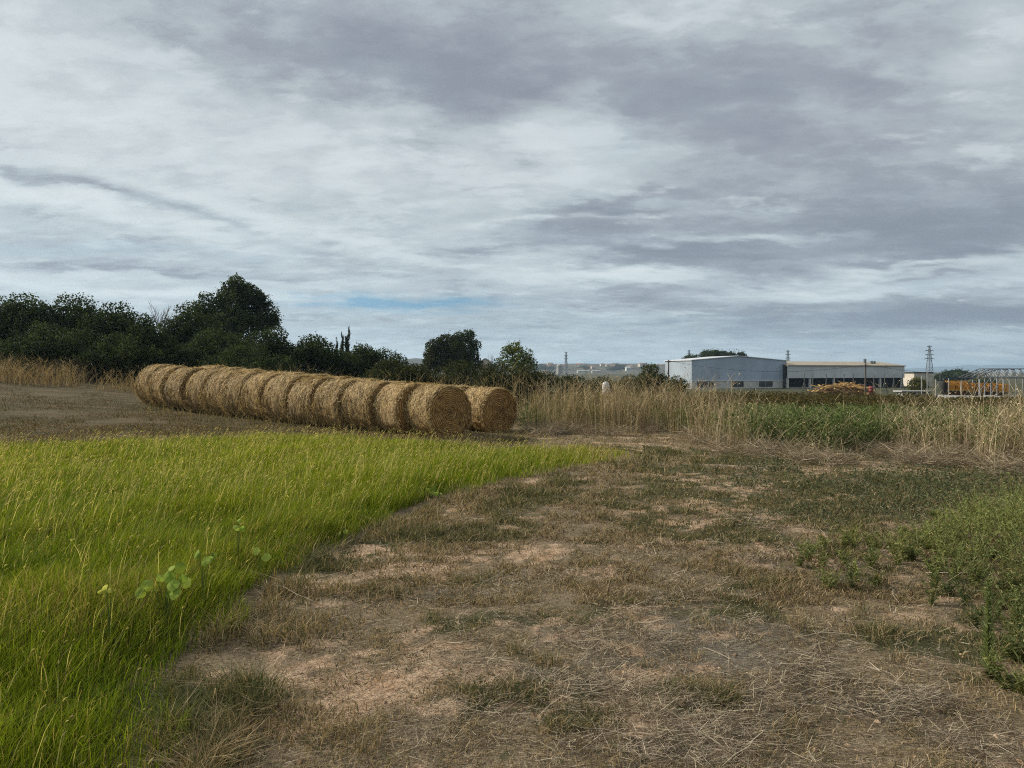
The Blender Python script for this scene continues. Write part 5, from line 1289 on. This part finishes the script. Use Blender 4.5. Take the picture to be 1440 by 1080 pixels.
# leaning tubes left of it
proto = None
for i in range(7):
    px = 1372 + i * 4.5; x, y = at(px, 76); gz = yz(x, y)
    o = link('steel_tube', proto.data if proto else None, None, (x, y, gz)) if proto else None
    if proto is None:
        g = Geo(); g.tube([(0, 0, .4), (1.5, .4, 2.1)], [.04, .04], (1, 1, 1), 6); proto = o = link('steel_tube', g.mesh('steel_tube', M_STEEL, True), None, (x, y, gz))
    o.rotation_euler = (0, 0, rr.uniform(-.3, .3)) if i % 2 else (0, 0, math.pi + rr.uniform(-.3, .3)); o.location.z += rr.uniform(0, .5)
    tag(o, 'grey steel tube leaning among others against the bare frame', 'tube', 'leaning steel tubes')
# white wall, slab, drum
M_WALLW = paint('whitewashed_wall', (.66, .64, .60), .85, var=.15, scale=2.5, dirt_amt=.35)
x0, y0 = at(1318, 64); x1, y1 = at(1560, 58)
L = math.hypot(x1 - x0, y1 - y0); gz = yz(x0, y0)
e = empty('low_wall', (x0, y0, gz), math.atan2(y1 - y0, x1 - x0)); tag(e, 'low rough white wall before the orange crates, half hidden by dry stalks', 'wall')
g = Geo(); zt = topz(555.5, 62) - gz
for k in range(14): g.box((L * (k + .5) / 14, rr.uniform(-.02, .02), zt / 2 + .0 - rr.uniform(0, .1)), (L / 14 - .012, .22 + rr.uniform(0, .03), zt))
link('masonry', g.mesh('masonry', M_WALLW), e)
x0, y0 = at(1284, 100); gz = yz(x0, y0); e = empty('concrete_platform', (x0, y0, gz), .03); tag(e, 'pale concrete platform right of the shed posts', 'platform')
zt = topz(549, 100) - gz
g = Geo(); g.box((0, 0, zt - .1), (4.4, 2.2, .2)); link('slab', g.mesh('slab', M_GREYC), e)
for s in (-1.7, 0, 1.7):
    g = Geo(); g.box((s, 0, (zt - .2) / 2), (.35, 1.8, zt - .21)); link('support', g.mesh('support', M_GREYC), e)
M_RED = paint('red_paint', (.20, .03, .025), .6, var=.2, scale=3)
x0, y0 = at(1225, 104); e = empty('oil_drum', (x0, y0, yz(x0, y0) + .55)); tag(e, 'dull red drum by the pole in front of the shed', 'drum')
link('drum_body', lathe([(.01, 0), (.3, 0), (.31, .3), (.33, .31), (.33, .34), (.31, .35), (.31, .62), (.33, .63), (.33, .66), (.31, .67), (.3, .95), (.01, .95)], (1, 1, 1), 16).mesh('drum_body', M_RED, True), e)
g = Geo(); g.box((0, 0, -.275), (1.2, 1.0, .55)); link('pallet', g.mesh('pallet', M_PLANK[2]), e)
# fence posts behind the white wall
proto = None
for i, px in enumerate([1296, 1304, 1316, 1334, 1352, 1378]):
    x, y = at(px, 72); gz = yz(x, y)
    if proto is None:
        g = Geo(); g.tube([(0, 0, -.1), (0, 0, 2.3)], [.05, .045], (1, 1, 1), 6); proto = o = link('fence_post', g.mesh('fence_post', M_GREYC, True), None, (x, y, gz))
    else: o = proto.copy(); COL.objects.link(o); o.location = (x, y, gz)
    o.scale = (1, 1, [.95, 1.15, .8, .85, .75, .8][i])
    tag(o, 'thin pale post of the yard fence left of and before the orange crates', 'post', 'yard fence posts')

# ------------------------------------------------------------------ air
def haze():
    g = Geo(); g.box((0, 3000, 35), (13000, 12000, 100))
    m, nt, out = new_mat('haze_air'); v = nt.nodes.new('ShaderNodeVolumePrincipled')
    v.inputs['Color'].default_value = (.58, .78, 1.0, 1); v.inputs['Density'].default_value = .00016; v.inputs['Anisotropy'].default_value = .3
    nt.links.new(v.outputs[0], out.inputs['Volume'])
    o = link('haze', g.mesh('haze', m)); tag(o, 'thin bluish haze in the air over the plain', 'haze', kind='stuff')
haze()
